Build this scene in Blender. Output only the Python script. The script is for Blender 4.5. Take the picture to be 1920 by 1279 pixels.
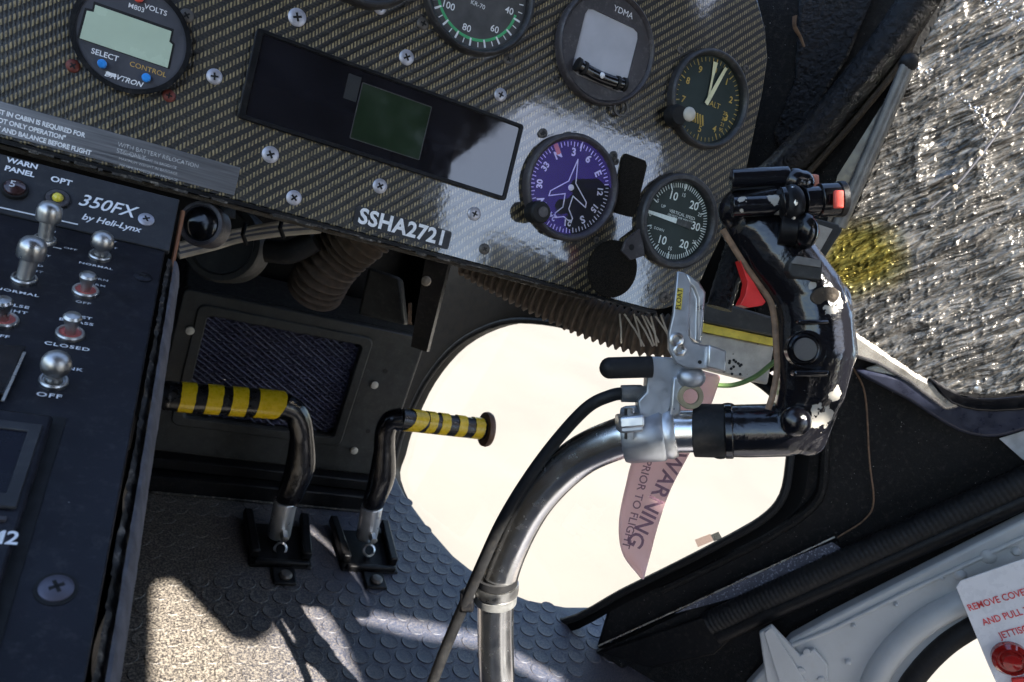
import bpy, bmesh, math, random
import numpy as np
from mathutils import Matrix, Vector, Quaternion
random.seed(7)
sc = bpy.context.scene
for o in list(bpy.data.objects): bpy.data.objects.remove(o)
C = sc.collection
rad = math.radians

# ------------------------------------------------------------------ camera
EYE = np.array([0, 0, .6])
RC = np.array([[.875, -.190, -.446], [-.346, .399, -.849], [.339, .897, .283]])
u, s_, vt = np.linalg.svd(RC); RC = u @ vt
cam = bpy.data.cameras.new('camera'); cam_o = bpy.data.objects.new('camera', cam); C.objects.link(cam_o)
cam.sensor_width = 36; cam.lens = 1400 / 1920 * 36; cam.clip_start = .01; cam.clip_end = 3000
M4 = Matrix.Identity(4)
for i in range(3):
    for j in range(3): M4[i][j] = RC[i, j]
    M4[i][3] = EYE[i]
cam_o.matrix_world = M4
cam.dof.use_dof = True; cam.dof.focus_distance = .5; cam.dof.aperture_fstop = 22
sc.camera = cam_o
sc.render.resolution_x = 1024; sc.render.resolution_y = 682

# ------------------------------------------------------------------ sky and sun
SUN = Vector((.18, -.60, .78)).normalized()
w = bpy.data.worlds.new('World'); sc.world = w; w.use_nodes = True
nt = w.node_tree; bg = nt.nodes['Background']
sky = nt.nodes.new('ShaderNodeTexSky'); sky.sky_type = 'NISHITA'; sky.sun_disc = False
sky.sun_elevation = math.asin(SUN.z); sky.sun_rotation = math.atan2(SUN.x, SUN.y)
nt.links.new(sky.outputs[0], bg.inputs[0]); bg.inputs[1].default_value = .09
sl = bpy.data.lights.new('sun', 'SUN'); sl.energy = 5; sl.angle = rad(.53); sl.color = (1, .95, .87)
so = bpy.data.objects.new('sun', sl); C.objects.link(so); so.rotation_euler = SUN.to_track_quat('Z', 'Y').to_euler()
vs = sc.view_settings; vs.view_transform = 'Standard'; vs.look = 'None'; vs.gamma = 1; vs.exposure = 2.55

# ------------------------------------------------------------------ geometry helpers
def ray(x, y): return RC @ np.array([(x - 960) / 1400, -(y - 639.5) / 1400, -1.])
def at(x, y, d): return EYE + ray(x, y) * d
def on(x, y, p0, n):
    d = ray(x, y); n = np.asarray(n, float)
    return EYE + d * (np.dot(np.asarray(p0, float) - EYE, n) / np.dot(d, n))
def onz(x, y, z=0): return on(x, y, (0, 0, z), (0, 0, 1))
def ony(x, y, Y): return on(x, y, (0, Y, 0), (0, 1, 0))
def unit(v): v = np.asarray(v, float); return v / np.linalg.norm(v)

MW = {}
def empty(name, origin=(0, 0, 0), ex=(1, 0, 0), ey=(0, 1, 0)):
    ex = unit(ex); ey = np.asarray(ey, float); ey = unit(ey - ex * (ey @ ex)); ez = np.cross(ex, ey)
    m = Matrix.Identity(4)
    for i in range(3): m[i][0], m[i][1], m[i][2], m[i][3] = ex[i], ey[i], ez[i], origin[i]
    o = bpy.data.objects.new(name, None); o.empty_display_size = .01; C.objects.link(o); o.matrix_world = m
    MW[o] = m; return o
def tag(o, label=None, cat=None, group=None, kind=None):
    if label: o['label'] = label
    if cat: o['category'] = cat
    if group: o['group'] = group
    if kind: o['kind'] = kind
    return o
class B:
    def __init__(s): s.v = []; s.f = []
    def add(s, v, f):
        k = len(s.v); s.v += [tuple(float(c) for c in p) for p in v]; s.f += [tuple(i + k for i in q) for q in f]; return s
    def box(s, c, d, ax=None):
        c = np.asarray(c, float); ax = np.eye(3) if ax is None else np.asarray(ax, float)
        v = [c + ax[0] * d[0] / 2 * i + ax[1] * d[1] / 2 * j + ax[2] * d[2] / 2 * k for i in (-1, 1) for j in (-1, 1) for k in (-1, 1)]
        return s.add(v, [(0, 1, 3, 2), (4, 6, 7, 5), (0, 4, 5, 1), (2, 3, 7, 6), (0, 2, 6, 4), (1, 5, 7, 3)])
    def prism(s, pts, ext):           # polygon of 3d points, extruded by ext
        n = len(pts); ext = np.asarray(ext, float); p = [np.asarray(q, float) for q in pts]
        nn = sum((np.cross(p[i], p[(i + 1) % n]) for i in range(n)), np.zeros(3))
        if nn @ ext < 0: p = p[::-1]
        return s.add(p + [q + ext for q in p], [tuple(range(n))[::-1], tuple(range(n, 2 * n))] + [(i, (i + 1) % n, (i + 1) % n + n, i + n) for i in range(n)])
    def ringprism(s, out, inn, ext):
        n = len(out); ext = np.asarray(ext, float); o = [np.asarray(q, float) for q in out]; q = [np.asarray(t, float) for t in inn]
        v = o + q + [a + ext for a in o] + [a + ext for a in q]; f = []
        for i in range(n):
            j = (i + 1) % n
            f += [(i, j, n + j, n + i), (2 * n + i, 3 * n + i, 3 * n + j, 2 * n + j), (i, 2 * n + i, 2 * n + j, j), (n + i, n + j, 3 * n + j, 3 * n + i)]
        return s.add(v, f)
    def lathe(s, prof, n=40, c=(0, 0, 0), ax=None, close=True):    # prof: (r, h)
        c = np.asarray(c, float); ax = np.eye(3) if ax is None else np.asarray(ax, float)
        v = []; f = []; m = len(prof)
        for r, h in prof:
            for k in range(n):
                t = 2 * math.pi * k / n; v.append(c + ax[0] * r * math.cos(t) + ax[1] * r * math.sin(t) + ax[2] * h)
        for i in range(m - 1):
            for k in range(n):
                l = (k + 1) % n; f.append((i * n + k, i * n + l, (i + 1) * n + l, (i + 1) * n + k))
        if close:
            f.append(tuple(range(n))[::-1]); f.append(tuple(range((m - 1) * n, m * n)))
        return s.add(v, f)
    def tube(s, path, r, n=14, flat=None, caps=True):
        P = [np.asarray(p, float) for p in path]; m = len(P)
        R = r if hasattr(r, '__len__') else [r] * m
        T = [unit(P[min(i + 1, m - 1)] - P[max(i - 1, 0)]) for i in range(m)]
        ref = np.array([0, 0, 1.]) if abs(T[0][2]) < .9 else np.array([0, 1., 0])
        a = unit(np.cross(T[0], ref)); v = []; f = []
        for i in range(m):
            a = unit(a - T[i] * (a @ T[i])); b = np.cross(T[i], a)
            ra, rb = (R[i], R[i]) if not hasattr(R[i], '__len__') else R[i]
            for k in range(n):
                t = 2 * math.pi * k / n; v.append(P[i] + a * ra * math.cos(t) + b * rb * math.sin(t))
        for i in range(m - 1):
            for k in range(n):
                l = (k + 1) % n; f.append((i * n + k, i * n + l, (i + 1) * n + l, (i + 1) * n + k))
        if caps: f.append(tuple(range(n))[::-1]); f.append(tuple(range((m - 1) * n, m * n)))
        return s.add(v, f)
    def ball(s, c, r, nu=16, nv=10, ax=None):
        prof = [(max(1e-5, math.sin(math.pi * i / nv)), -math.cos(math.pi * i / nv)) for i in range(nv + 1)]
        rr = r if hasattr(r, '__len__') else (r, r, r); ax = np.eye(3) if ax is None else np.asarray(ax, float)
        return s.lathe([(p[0], p[1]) for p in prof], nu, c, np.array([ax[0] * rr[0], ax[1] * rr[1], ax[2] * rr[2]]))
    def grid(s, fn, nu, nv):
        v = [fn(i / nu, j / nv) for j in range(nv + 1) for i in range(nu + 1)]
        return s.add(v, [(j * (nu + 1) + i, j * (nu + 1) + i + 1, (j + 1) * (nu + 1) + i + 1, (j + 1) * (nu + 1) + i) for j in range(nv) for i in range(nu)])
    def build(s, name, mat, parent=None, world=False, smooth=35, bevel=0):
        me = bpy.data.meshes.new(name); v = s.v
        if world and parent is not None:
            mi = MW[parent].inverted(); v = [tuple(mi @ Vector(p)) for p in v]
        me.from_pydata(v, [], s.f); me.validate(); me.update()
        bm = bmesh.new(); bm.from_mesh(me); bmesh.ops.recalc_face_normals(bm, faces=bm.faces); bm.to_mesh(me); bm.free()
        if smooth:
            me.shade_smooth(); me.set_sharp_from_angle(angle=rad(smooth))
        o = bpy.data.objects.new(name, me); C.objects.link(o)
        if mat: me.materials.append(mat)
        if parent is not None: o.parent = parent; MW[o] = MW[parent]
        else: MW[o] = Matrix.Identity(4)
        if bevel:
            b = o.modifiers.new('bevel', 'BEVEL'); b.width = bevel; b.segments = 2; b.limit_method = 'ANGLE'; b.angle_limit = rad(40)
        return o
def smoothpath(pts, n=8):
    P = [np.asarray(p, float) for p in pts]; P = [2 * P[0] - P[1]] + P + [2 * P[-1] - P[-2]]; out = []
    for i in range(1, len(P) - 2):
        for k in range(n):
            t = k / n
            out.append(.5 * ((2 * P[i]) + (-P[i - 1] + P[i + 1]) * t + (2 * P[i - 1] - 5 * P[i] + 4 * P[i + 1] - P[i + 2]) * t * t + (-P[i - 1] + 3 * P[i] - 3 * P[i + 1] + P[i + 2]) * t ** 3))
    out.append(P[-2]); return out
def closedspline(pts, n=6):
    P = [np.asarray(p, float) for p in pts]; m = len(P); out = []
    for i in range(m):
        a, b, c, d = P[i - 1], P[i], P[(i + 1) % m], P[(i + 2) % m]
        for k in range(n):
            t = k / n
            out.append(.5 * ((2 * b) + (-a + c) * t + (2 * a - 5 * b + 4 * c - d) * t * t + (-a + 3 * b - 3 * c + d) * t ** 3))
    return out
def rrect(x0, y0, x1, y1, r, n=5):
    out = []
    for cx, cy, a0 in ((x1 - r, y1 - r, 0), (x0 + r, y1 - r, 90), (x0 + r, y0 + r, 180), (x1 - r, y0 + r, 270)):
        for k in range(n + 1):
            t = rad(a0 + 90 * k / n); out.append((cx + r * math.cos(t), cy + r * math.sin(t)))
    return out
def z3(pts, z=0): return [(p[0], p[1], z) for p in pts]
def text(name, s, pos, size, mat, parent, ex=(1, 0, 0), ey=(0, 1, 0), align='CENTER', bold=0, wide=1, shear=0, depth=.00012, world=False, spacing=1):
    cu = bpy.data.curves.new('t', 'FONT'); cu.body = s; cu.size = 1; cu.align_x = align; cu.align_y = 'CENTER'
    cu.offset = bold; cu.shear = shear; cu.resolution_u = 3; cu.space_character = spacing; cu.space_line = .8
    t = bpy.data.objects.new('t', cu); C.objects.link(t)
    me = bpy.data.meshes.new_from_object(t.evaluated_get(bpy.context.evaluated_depsgraph_get()))
    bpy.data.objects.remove(t); bpy.data.curves.remove(cu)
    ex = unit(ex); ey = np.asarray(ey, float); ey = unit(ey - ex * (ey @ ex)); ez = np.cross(ex, ey); pos = np.asarray(pos, float)
    mi = MW[parent].inverted() if world else None
    for v in me.vertices:
        p = pos + ex * v.co.x * size * wide + ey * v.co.y * size + ez * depth
        v.co = mi @ Vector(p) if world else Vector(p)
    me.materials.clear(); me.materials.append(mat); me.name = name
    o = bpy.data.objects.new(name, me); C.objects.link(o); o.parent = parent; MW[o] = MW[parent]; return o

# ------------------------------------------------------------------ materials
class N:
    def __init__(s, name):
        s.m = bpy.data.materials.new(name); s.m.use_nodes = True; s.t = s.m.node_tree
        s.b = s.t.nodes['Principled BSDF']; s.co = s.t.nodes.new('ShaderNodeTexCoord').outputs['Object']
    def n(s, ty, **kw):
        d = s.t.nodes.new(ty)
        for k, v in kw.items(): setattr(d, k, v)
        return d
    def l(s, a, b): s.t.links.new(a, b)
    def set(s, k, v):
        if isinstance(v, bpy.types.NodeSocket): s.l(v, s.b.inputs[k])
        else: s.b.inputs[k].default_value = v
    def math(s, op, a, b=0, c=0, clamp=False):
        d = s.n('ShaderNodeMath', operation=op, use_clamp=clamp)
        for i, v in enumerate((a, b, c)):
            if isinstance(v, bpy.types.NodeSocket): s.l(v, d.inputs[i])
            else: d.inputs[i].default_value = v
        return d.outputs[0]
    def noise(s, scale, detail=4, rough=.6, co=None, dist=0):
        d = s.n('ShaderNodeTexNoise'); d.inputs['Scale'].default_value = scale; d.inputs['Detail'].default_value = detail
        d.inputs['Roughness'].default_value = rough; d.inputs['Distortion'].default_value = dist; s.l(co or s.co, d.inputs['Vector']); return d.outputs['Fac']
    def ramp(s, f, a, b, ca=0., cb=1.):
        d = s.n('ShaderNodeMapRange'); s.l(f, d.inputs[0]); d.inputs[1].default_value = a; d.inputs[2].default_value = b
        d.inputs[3].default_value = ca; d.inputs[4].default_value = cb; return d.outputs[0]
    def mix(s, f, a, b):
        d = s.n('ShaderNodeMix', data_type='RGBA')
        for k, v in ((0, f), (6, a), (7, b)):
            if isinstance(v, bpy.types.NodeSocket): s.l(v, d.inputs[k])
            else: d.inputs[k].default_value = v if k == 0 else (*v, 1)[:4]
        return d.outputs[2]
    def bump(s, h, strength=.3, dist=.001):
        d = s.n('ShaderNodeBump'); d.inputs['Strength'].default_value = strength; d.inputs['Distance'].default_value = dist
        s.l(h, d.inputs['Height']); s.l(d.outputs[0], s.b.inputs['Normal'])
    def mapped(s, scale=(1, 1, 1), rot=(0, 0, 0)):
        d = s.n('ShaderNodeMapping'); d.inputs['Scale'].default_value = scale; d.inputs['Rotation'].default_value = rot
        s.l(s.co, d.inputs['Vector']); return d.outputs[0]
def pm(name, col, rough=.5, metal=0, var=.25, vs=60, bump=0, bs=400, speck=None, dust=None, coat=0, spec=.5, dd=.001, rv=.12):
    k = N(name); base = (*col, 1)[:3]; n1 = k.noise(vs)
    c = k.mix(k.ramp(n1, .3, .7), [x * (1 - var) for x in base], [min(1, x * (1 + var)) for x in base])
    if dust: c = k.mix(k.ramp(k.noise(vs * 3.1, 8, .75), .52, .75, 0, dust[1]), c, dust[0])
    if speck: c = k.mix(k.ramp(k.noise(speck[2], 2, .5), speck[1], speck[1] + .03), c, speck[0])
    k.set('Base Color', c); k.set('Metallic', metal); k.set('Roughness', k.ramp(k.noise(vs * 2, 5), .3, .7, max(.02, rough - rv), min(1, rough + rv)))
    k.set('Coat Weight', coat); k.set('Specular IOR Level', spec)
    if bump: k.bump(k.noise(bs, 5, .65), bump, dd)
    return k.m
DUST = (.20, .17, .13)
m_black = pm('black_satin', (0.0054, 0.0054, 0.0063), .42, bump=.15, bs=900, dust=(DUST, .12), spec=.2)
m_blackgloss = pm('black_gloss', (0.0048, 0.0048, 0.0060), .16, dust=(DUST, .05), bump=.06, bs=150)
m_console = pm('console_paint', (0.0114, 0.0114, 0.0162), .42, bump=.12, bs=1500, dust=((.16, .15, .15), .18), speck=((.4, .4, .42), .79, 420), spec=.25)
m_consolegrey = pm('console_grey_paint', (0.0340, 0.0347, 0.0381), .5, bump=.1, bs=1500, dust=((.2, .19, .18), .12), spec=.25)
m_white = pm('white_print', (.82, .82, .83), .6, var=.12, vs=500)
m_whiteworn = pm('worn_white_print', (.55, .55, .55), .6, var=.4, vs=700)
m_steel = pm('brushed_steel', (.52, .51, .49), .36, 1, bump=.05, bs=700)
m_screw = pm('screw_zinc', (0.4640, 0.4560, 0.4960), .45, .65, var=.15, vs=400, dust=(DUST, .3))
m_screwdark = pm('screw_dark', (.10, .09, .08), .5, .6, dust=(DUST, .3))
m_screwred = pm('screw_red', (.16, .035, .025), .5, .2)
m_slot = pm('slot_black', (0.0036, 0.0036, 0.0036), .7)
m_lcdpale = pm('lcd_pale_green', (.52, .62, .47), .22, var=.06, vs=25)
m_lcddark = pm('lcd_dark_green', (.018, .032, .017), .14, var=.2, vs=25, coat=.3)
m_bezel = pm('gauge_bezel', (.022, .021, .022), .45, bump=.15, bs=1200, dust=((.3, .28, .25), .28))
m_bezelgrey = pm('gauge_bezel_grey', (0.0440, 0.0384, 0.0416), .5, bump=.15, bs=1200, dust=((.3, .28, .26), .35))
m_face = pm('gauge_face', (0.0112, 0.0119, 0.0126), .6)
m_facegrey = pm('gauge_face_grey', (.07, .068, .068), .6, var=.35, vs=80)
m_facegreen = pm('gauge_face_green', (0.0120, 0.0195, 0.0195), .55)
m_green = pm('green_arc_print', (.07, .42, .17), .5)
m_orange = pm('orange_print', (.9, .28, .12), .5)
m_ochre = pm('ochre_print', (.55, .34, .08), .6)
m_cream = pm('cream_pointer', (.78, .68, .46), .5)
m_blue = pm('blue_button', (.03, .27, .75), .3, coat=.4)
m_red = pm('red_paint', (.75, .035, .03), .38, var=.12)
m_redglow = pm('red_button', (.85, .10, .07), .35)
m_redlens = pm('red_lens', (.30, .012, .01), .12, coat=1)
m_yellowlamp = pm('yellow_lamp', (.75, .62, .06), .3, coat=.5)
m_yellow = pm('yellow_tape', (.80, .53, .012), .30, var=.08, vs=120, dust=((.12, .09, .05), .2))
m_tapeblack = pm('black_tape', (0.0084, 0.0084, 0.0096), .3, dust=(DUST, .12))
m_rubber = pm('black_rubber', (0.0096, 0.0096, 0.0102), .6, bump=.1, bs=500, dust=(DUST, .1), spec=.3)
m_alu = pm('machined_aluminium', (0.6290, 0.6375, 0.6460), .36, .85, var=.08, bump=.04, bs=600)
m_alugrey = pm('painted_silver', (0.4250, 0.4420, 0.4675), .42, .8, var=.1, bump=.06, bs=600)
m_chrome = pm('polished_tube', (.88, .87, .85), .24, 1, var=.05, bump=.02, bs=120, rv=.05)
m_wirewhite = pm('cream_wiring', (0.3500, 0.2940, 0.2240), .6, var=.3)
m_wiregreen = pm('green_wire', (.10, .17, .05), .5)
m_wirebrown = pm('brown_trim', (.20, .12, .07), .6, var=.4, vs=200)
m_copper = pm('copper_tube', (.30, .13, .06), .45, .5)
m_hose = pm('fabric_hose', (.085, .058, .038), .85, var=.4, vs=150, bump=.3, bs=700)
m_side = pm('sidewall_black', (0.0073, 0.0073, 0.0080), .5, bump=.7, bs=420, dd=.0015, dust=((.25, .22, .18), .16), speck=((.6, .58, .55), .735, 520), spec=.2)
m_speckgrey = pm('coarse_grey_texture', (.13, .135, .17), .38, bump=1, bs=380, dd=.003, speck=((.45, .46, .54), .60, 420))
m_door = pm('door_grey_paint', (.455, .46, .45), .42, var=.06, vs=20, dust=((.33, .29, .22), .22), bump=.04, bs=300)
m_placwhite = pm('white_placard', (0.7200, 0.7110, 0.7200), .3, var=.04)
m_redtext = pm('red_print', (.62, .05, .05), .5)
m_greytext = pm('grey_ink', (.20, .10, .13), .6, var=.4, vs=900)
m_ribbon = pm('pale_red_ribbon', (.85, .60, .61), .8, var=.12, vs=90, bump=.6, bs=1600)  # paleness from backlight put into the ribbon colour
k = N('x'); bpy.data.materials.remove(k.m)
rt_ = m_ribbon.node_tree; tl = rt_.nodes.new('ShaderNodeBsdfTranslucent'); tl.inputs[0].default_value = (1, .83, .84, 1); ms_ = rt_.nodes.new('ShaderNodeMixShader'); ms_.inputs[0].default_value = .9
ro_ = rt_.nodes['Material Output']; rt_.links.new(rt_.nodes['Principled BSDF'].outputs[0], ms_.inputs[1]); rt_.links.new(tl.outputs[0], ms_.inputs[2]); rt_.links.new(ms_.outputs[0], ro_.inputs[0])
m_box = pm('pale_box_plastic', (0.3760, 0.3520, 0.3040), .55, dust=((.12, .10, .08), .35), speck=((.05, .05, .05), .70, 160))
m_yellowstrip = pm('yellow_strip', (.62, .48, .06), .5, dust=((.12, .09, .05), .5))
m_strut = pm('strut_grey', (.15, .15, .145), .42, .3, var=.3, vs=90, dust=((.3, .28, .25), .3))
m_trimmetal = pm('trim_metal', (0.5270, 0.4930, 0.4420), .28, .8, var=.25, vs=40)
m_navytrim = pm('navy_trim', (0.0210, 0.0238, 0.0420), .35)
m_mesh = pm('mesh_dark_blue', (.036, .036, .072), .5)
m_kick = pm('kick_panel_paint', (0.0324, 0.0333, 0.0324), .45, bump=.25, bs=900, dust=((.2, .18, .15), .2), spec=.3)
m_rivet = pm('pale_rivet', (.5, .47, .40), .5, .2)
m_ground = pm('concrete', (.128, .113, .099), .85, var=.09, vs=1.2, bump=.2, bs=30)
m_shell = pm('unseen_dark_shell', (.04, .04, .042), .8)
m_leather = pm('worn_leather', (.045, .033, .022), .6, bump=.6, bs=420, dd=.002, dust=((.26, .20, .14), .45), spec=.3)
m_wornedge = pm('worn_edge', (.03, .026, .022), .6, dust=((.45, .38, .30), .9), bump=.5, bs=400)
m_felt = pm('grey_felt', (.10, .10, .115), .95, var=.35, vs=160, bump=.5, bs=900)
m_frame = pm('window_frame_black', (0.0035, 0.0035, 0.0035), .45, bump=.2, bs=600, spec=.2)
m_pillar = pm('pillar_leatherette', (.0035, .0035, .004), .25, bump=1, bs=150, dd=.006, dust=((.2, .16, .11), .05), spec=.3, rv=.05)
m_rustdisc = pm('rusty_brown_cap', (.10, .045, .025), .5, dust=((.3, .2, .1), .3))

def glassmat(name, tint=(1, 1, 1), gloss=(1, 1, 1), ior=1.5, rough=.02):
    m = bpy.data.materials.new(name); m.use_nodes = True; t = m.node_tree; t.nodes.clear()
    o = t.nodes.new('ShaderNodeOutputMaterial'); mx = t.nodes.new('ShaderNodeMixShader'); tr = t.nodes.new('ShaderNodeBsdfTransparent')
    gl = t.nodes.new('ShaderNodeBsdfGlossy'); fr = t.nodes.new('ShaderNodeFresnel'); fr.inputs[0].default_value = ior
    tr.inputs[0].default_value = (*tint, 1); gl.inputs[0].default_value = (*gloss, 1); gl.inputs['Roughness'].default_value = rough
    ge = t.nodes.new('ShaderNodeNewGeometry'); su_ = t.nodes.new('ShaderNodeMath'); su_.operation = 'SUBTRACT'; su_.inputs[0].default_value = 1; t.links.new(ge.outputs['Backfacing'], su_.inputs[1])
    mu_ = t.nodes.new('ShaderNodeMath'); mu_.operation = 'MULTIPLY'; t.links.new(fr.outputs[0], mu_.inputs[0]); t.links.new(su_.outputs[0], mu_.inputs[1])
    t.links.new(mu_.outputs[0], mx.inputs[0]); t.links.new(tr.outputs[0], mx.inputs[1]); t.links.new(gl.outputs[0], mx.inputs[2]); t.links.new(mx.outputs[0], o.inputs[0])
    return m
g_clear = glassmat('clear_glass')
g_violet = glassmat('violet_coated_glass', (.95, .93, 1), (.30, .16, 1), 1.38)
g_green = glassmat('green_coated_glass', (.95, 1, .97), (.35, .8, .62), 1.16)
g_mirror = glassmat('mirror_coated_glass', (.8, .8, .85), (.85, .86, 1), 3.2)
g_pane = glassmat('window_glass', (.96, .97, .95), (1, 1, 1), 1.4)

def carbon():
    k = N('carbon_kevlar_twill'); sx = k.n('ShaderNodeSeparateXYZ')
    wob = k.n('ShaderNodeTexNoise'); wob.inputs['Scale'].default_value = 22; k.l(k.co, wob.inputs['Vector'])
    va = k.n('ShaderNodeVectorMath', operation='MULTIPLY_ADD'); k.l(wob.outputs['Color'], va.inputs[0]); va.inputs[1].default_value = (.0030,) * 3; k.l(k.co, va.inputs[2])
    wo2 = k.n('ShaderNodeTexNoise'); wo2.inputs['Scale'].default_value = 260; k.l(k.co, wo2.inputs['Vector']); vb = k.n('ShaderNodeVectorMath', operation='MULTIPLY_ADD'); k.l(wo2.outputs['Color'], vb.inputs[0]); vb.inputs[1].default_value = (.0009,) * 3; k.l(va.outputs[0], vb.inputs[2]); va = vb
    k.l(va.outputs[0], sx.inputs[0]); x, y = sx.outputs[0], sx.outputs[1]
    tp = 2 * math.pi
    c = k.math('MULTIPLY', k.math('SUBTRACT', y, x), .7071 * tp / .0056)
    band = k.ramp(k.math('SINE', c), -.12, .32)
    hx = k.ramp(k.math('SINE', k.math('MULTIPLY', k.math('MULTIPLY_ADD', y, .18, x), tp / .00205)), -.5, .6)
    hy = k.ramp(k.math('SINE', k.math('MULTIPLY', k.math('MULTIPLY_ADD', x, .18, y), tp / .00205)), -.5, .7)
    tone = k.noise(28, 3); fine = k.noise(1500, 3, .7)
    kev = k.mix(k.ramp(k.noise(300, 2), .35, .7), (.16, .122, .060), (.42, .325, .165)); dk = (.018, .016, .012)
    a = k.mix(hx, dk, kev); grey = k.mix(k.ramp(tone, .35, .7), (.010, .009, .008), (.030, .027, .022)); b = k.mix(hy, (.005, .005, .005), grey)
    col = k.mix(band, b, a)
    col = k.mix(k.ramp(fine, .64, .78, 0, .22), col, (.24, .20, .14))
    scr = k.noise(90, 6, .8, k.mapped((1, 5, 1), (0, 0, .6)))
    col = k.mix(k.ramp(scr, .60, .74, 0, .22), col, (.34, .31, .25))
    col = k.mix(k.ramp(k.noise(16, 6, .7), .50, .74, 0, .16), col, (.15, .125, .09))
    k.set('Base Color', col); k.set('Roughness', .38)
    k.set('Coat Weight', 1.0); k.set('Coat Roughness', k.ramp(k.noise(45, 6, .7), .35, .7, .035, .12)); k.set('Coat IOR', 1.8)
    h = k.math('ADD', k.math('MULTIPLY', k.math('SINE', c), .5), k.math('MULTIPLY', hx, .4)); k.bump(h, .35, .0006)
    d = k.n('ShaderNodeBump'); d.inputs['Strength'].default_value = .10; d.inputs['Distance'].default_value = .001; k.l(k.noise(70, 4), d.inputs['Height'])
    k.l(d.outputs[0], k.b.inputs['Coat Normal'])
    return k.m
m_carbon = carbon()
def placard_metal():
    k = N('placard_brushed_metal'); n = k.noise(60, 5, .6, k.mapped((.4, 14, 1)))
    k.set('Base Color', k.mix(k.ramp(n, .3, .7), (.17, .17, .18), (.27, .27, .28))); k.set('Metallic', .75); k.set('Roughness', k.ramp(n, .3, .7, .28, .42)); return k.m
m_placmetal = placard_metal()
def velcro():
    k = N('brown_velcro'); n = k.noise(1400, 4, .8)
    k.set('Base Color', k.mix(k.ramp(n, .4, .65), (.010, .009, .008), (.050, .042, .032))); k.set('Roughness', 1.); k.set('Specular IOR Level', .1); k.bump(n, 1, .002); return k.m
m_velcro = velcro()
def mat_rubber(name, dustamt):
    k = N(name); k.co = k.n('ShaderNodeNewGeometry').outputs['Position']; n = k.noise(420, 6, .8); n2 = k.noise(9, 4, .6)
    sx = k.n('ShaderNodeSeparateXYZ'); k.l(k.co, sx.inputs[0])
    c = k.mix(k.ramp(n2, .35, .65), (.024, .031, .056), (.040, .048, .080))
    gritty = k.ramp(n, .44, .60, 0, 1)
    left = k.math('ADD', k.ramp(sx.outputs[0], .30, .12, .26, .8), k.math('MULTIPLY', k.math('SUBTRACT', n2, .5), .8), clamp=True)
    c = k.mix(k.ramp(left, .2, .75, 0, .9), c, (.016, .0135, .0115))  # left side toned darker, footwell shade put into the mat colour
    c = k.mix(k.math('MULTIPLY', gritty, left), c, (.29, .25, .20))
    c = k.mix(k.math('MULTIPLY', k.ramp(k.noise(300, 5, .8), .50, .62), k.math('MULTIPLY', left, .6)), c, (.012, .0105, .009))
    k.set('Base Color', c); k.set('Roughness', k.ramp(n, .3, .7, .38, .6)); k.bump(n, .35, .0012); return k.m
m_mat = mat_rubber('coin_rubber_mat', 1)
def grip_paint():
    k = N('chipped_black_grip_paint'); geo = k.n('ShaderNodeNewGeometry').outputs['Position']; tot = None
    chips = [((1552, 790), .475, .017), ((1525, 838), .475, .015), ((1566, 580), .466, .0125), ((1594, 560), .475, .006), ((1450, 375), .470, .0075), ((1468, 402), .470, .006), ((1392, 368), .47, .006), ((1390, 400), .47, .0045),
             ((1570, 740), .475, .008), ((1575, 560), .47, .010), ((1520, 536), .475, .005), ((1497, 392), .46, .005)]
    for (x, y), d, r in chips:
        P = at(x, y, d); v = k.n('ShaderNodeVectorMath', operation='DISTANCE'); k.l(geo, v.inputs[0]); v.inputs[1].default_value = tuple(P)
        q = k.ramp(v.outputs['Value'], r * 1.05, r * .05); tot = q if tot is None else k.math('MAXIMUM', tot, q)
    n = k.noise(130, 5, .6); mask = k.ramp(k.math('ADD', tot, k.math('MULTIPLY', k.math('SUBTRACT', n, .5), 1.7)), .50, .54)
    edge = k.ramp(k.noise(260, 4, .7), .70, .73)
    mask = k.math('MAXIMUM', mask, k.math('MULTIPLY', edge, .7))
    k.set('Base Color', k.mix(mask, (.006, .006, .008), (.36, .335, .29))); k.set('Roughness', k.ramp(mask, 0, 1, .17, .6))
    k.set('Coat Weight', .3)
    k.bump(k.math('SUBTRACT', k.math('MULTIPLY', k.noise(170, 3, .6), .6), k.math('MULTIPLY', mask, .5)), .55, .0012); return k.m
m_grip = grip_paint()
def foil():
    k = N('crinkled_foil_blanket'); co = k.mapped((1, 1, 1), (0, 0, 0))
    
    def dot(v):
        d = k.n('ShaderNodeVectorMath', operation='DOT_PRODUCT'); k.l(k.co, d.inputs[0]); d.inputs[1].default_value = v; return d.outputs['Value']
    cx = k.n('ShaderNodeCombineXYZ'); k.l(dot((.5 * .13, -.5 * .13, .707 * .13)), cx.inputs[0]); k.l(dot((-.5, .5, .707)), cx.inputs[1]); k.l(dot((.707, .707, 0)), cx.inputs[2])
    n = k.noise(190, 4, .6, cx.outputs[0]); n2 = k.noise(12, 4)
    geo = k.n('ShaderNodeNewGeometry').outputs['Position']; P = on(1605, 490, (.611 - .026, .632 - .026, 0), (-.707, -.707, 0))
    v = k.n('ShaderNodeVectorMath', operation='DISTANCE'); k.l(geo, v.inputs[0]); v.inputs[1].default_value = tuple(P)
    ym = k.ramp(k.math('ADD', v.outputs['Value'], k.math('MULTIPLY', k.math('SUBTRACT', n2, .5), .05)), .048, .026)  # yellow reflection painted into the foil colour as a blotch
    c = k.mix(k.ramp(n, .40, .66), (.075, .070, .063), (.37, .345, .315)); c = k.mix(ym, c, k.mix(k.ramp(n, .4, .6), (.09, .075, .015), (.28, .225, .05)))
    k.set('Base Color', c); k.set('Metallic', .8); k.set('Roughness', .27); k.bump(k.noise(420, 3, .6, cx.outputs[0]), .6, .003); return k.m
m_foil = foil()

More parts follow.
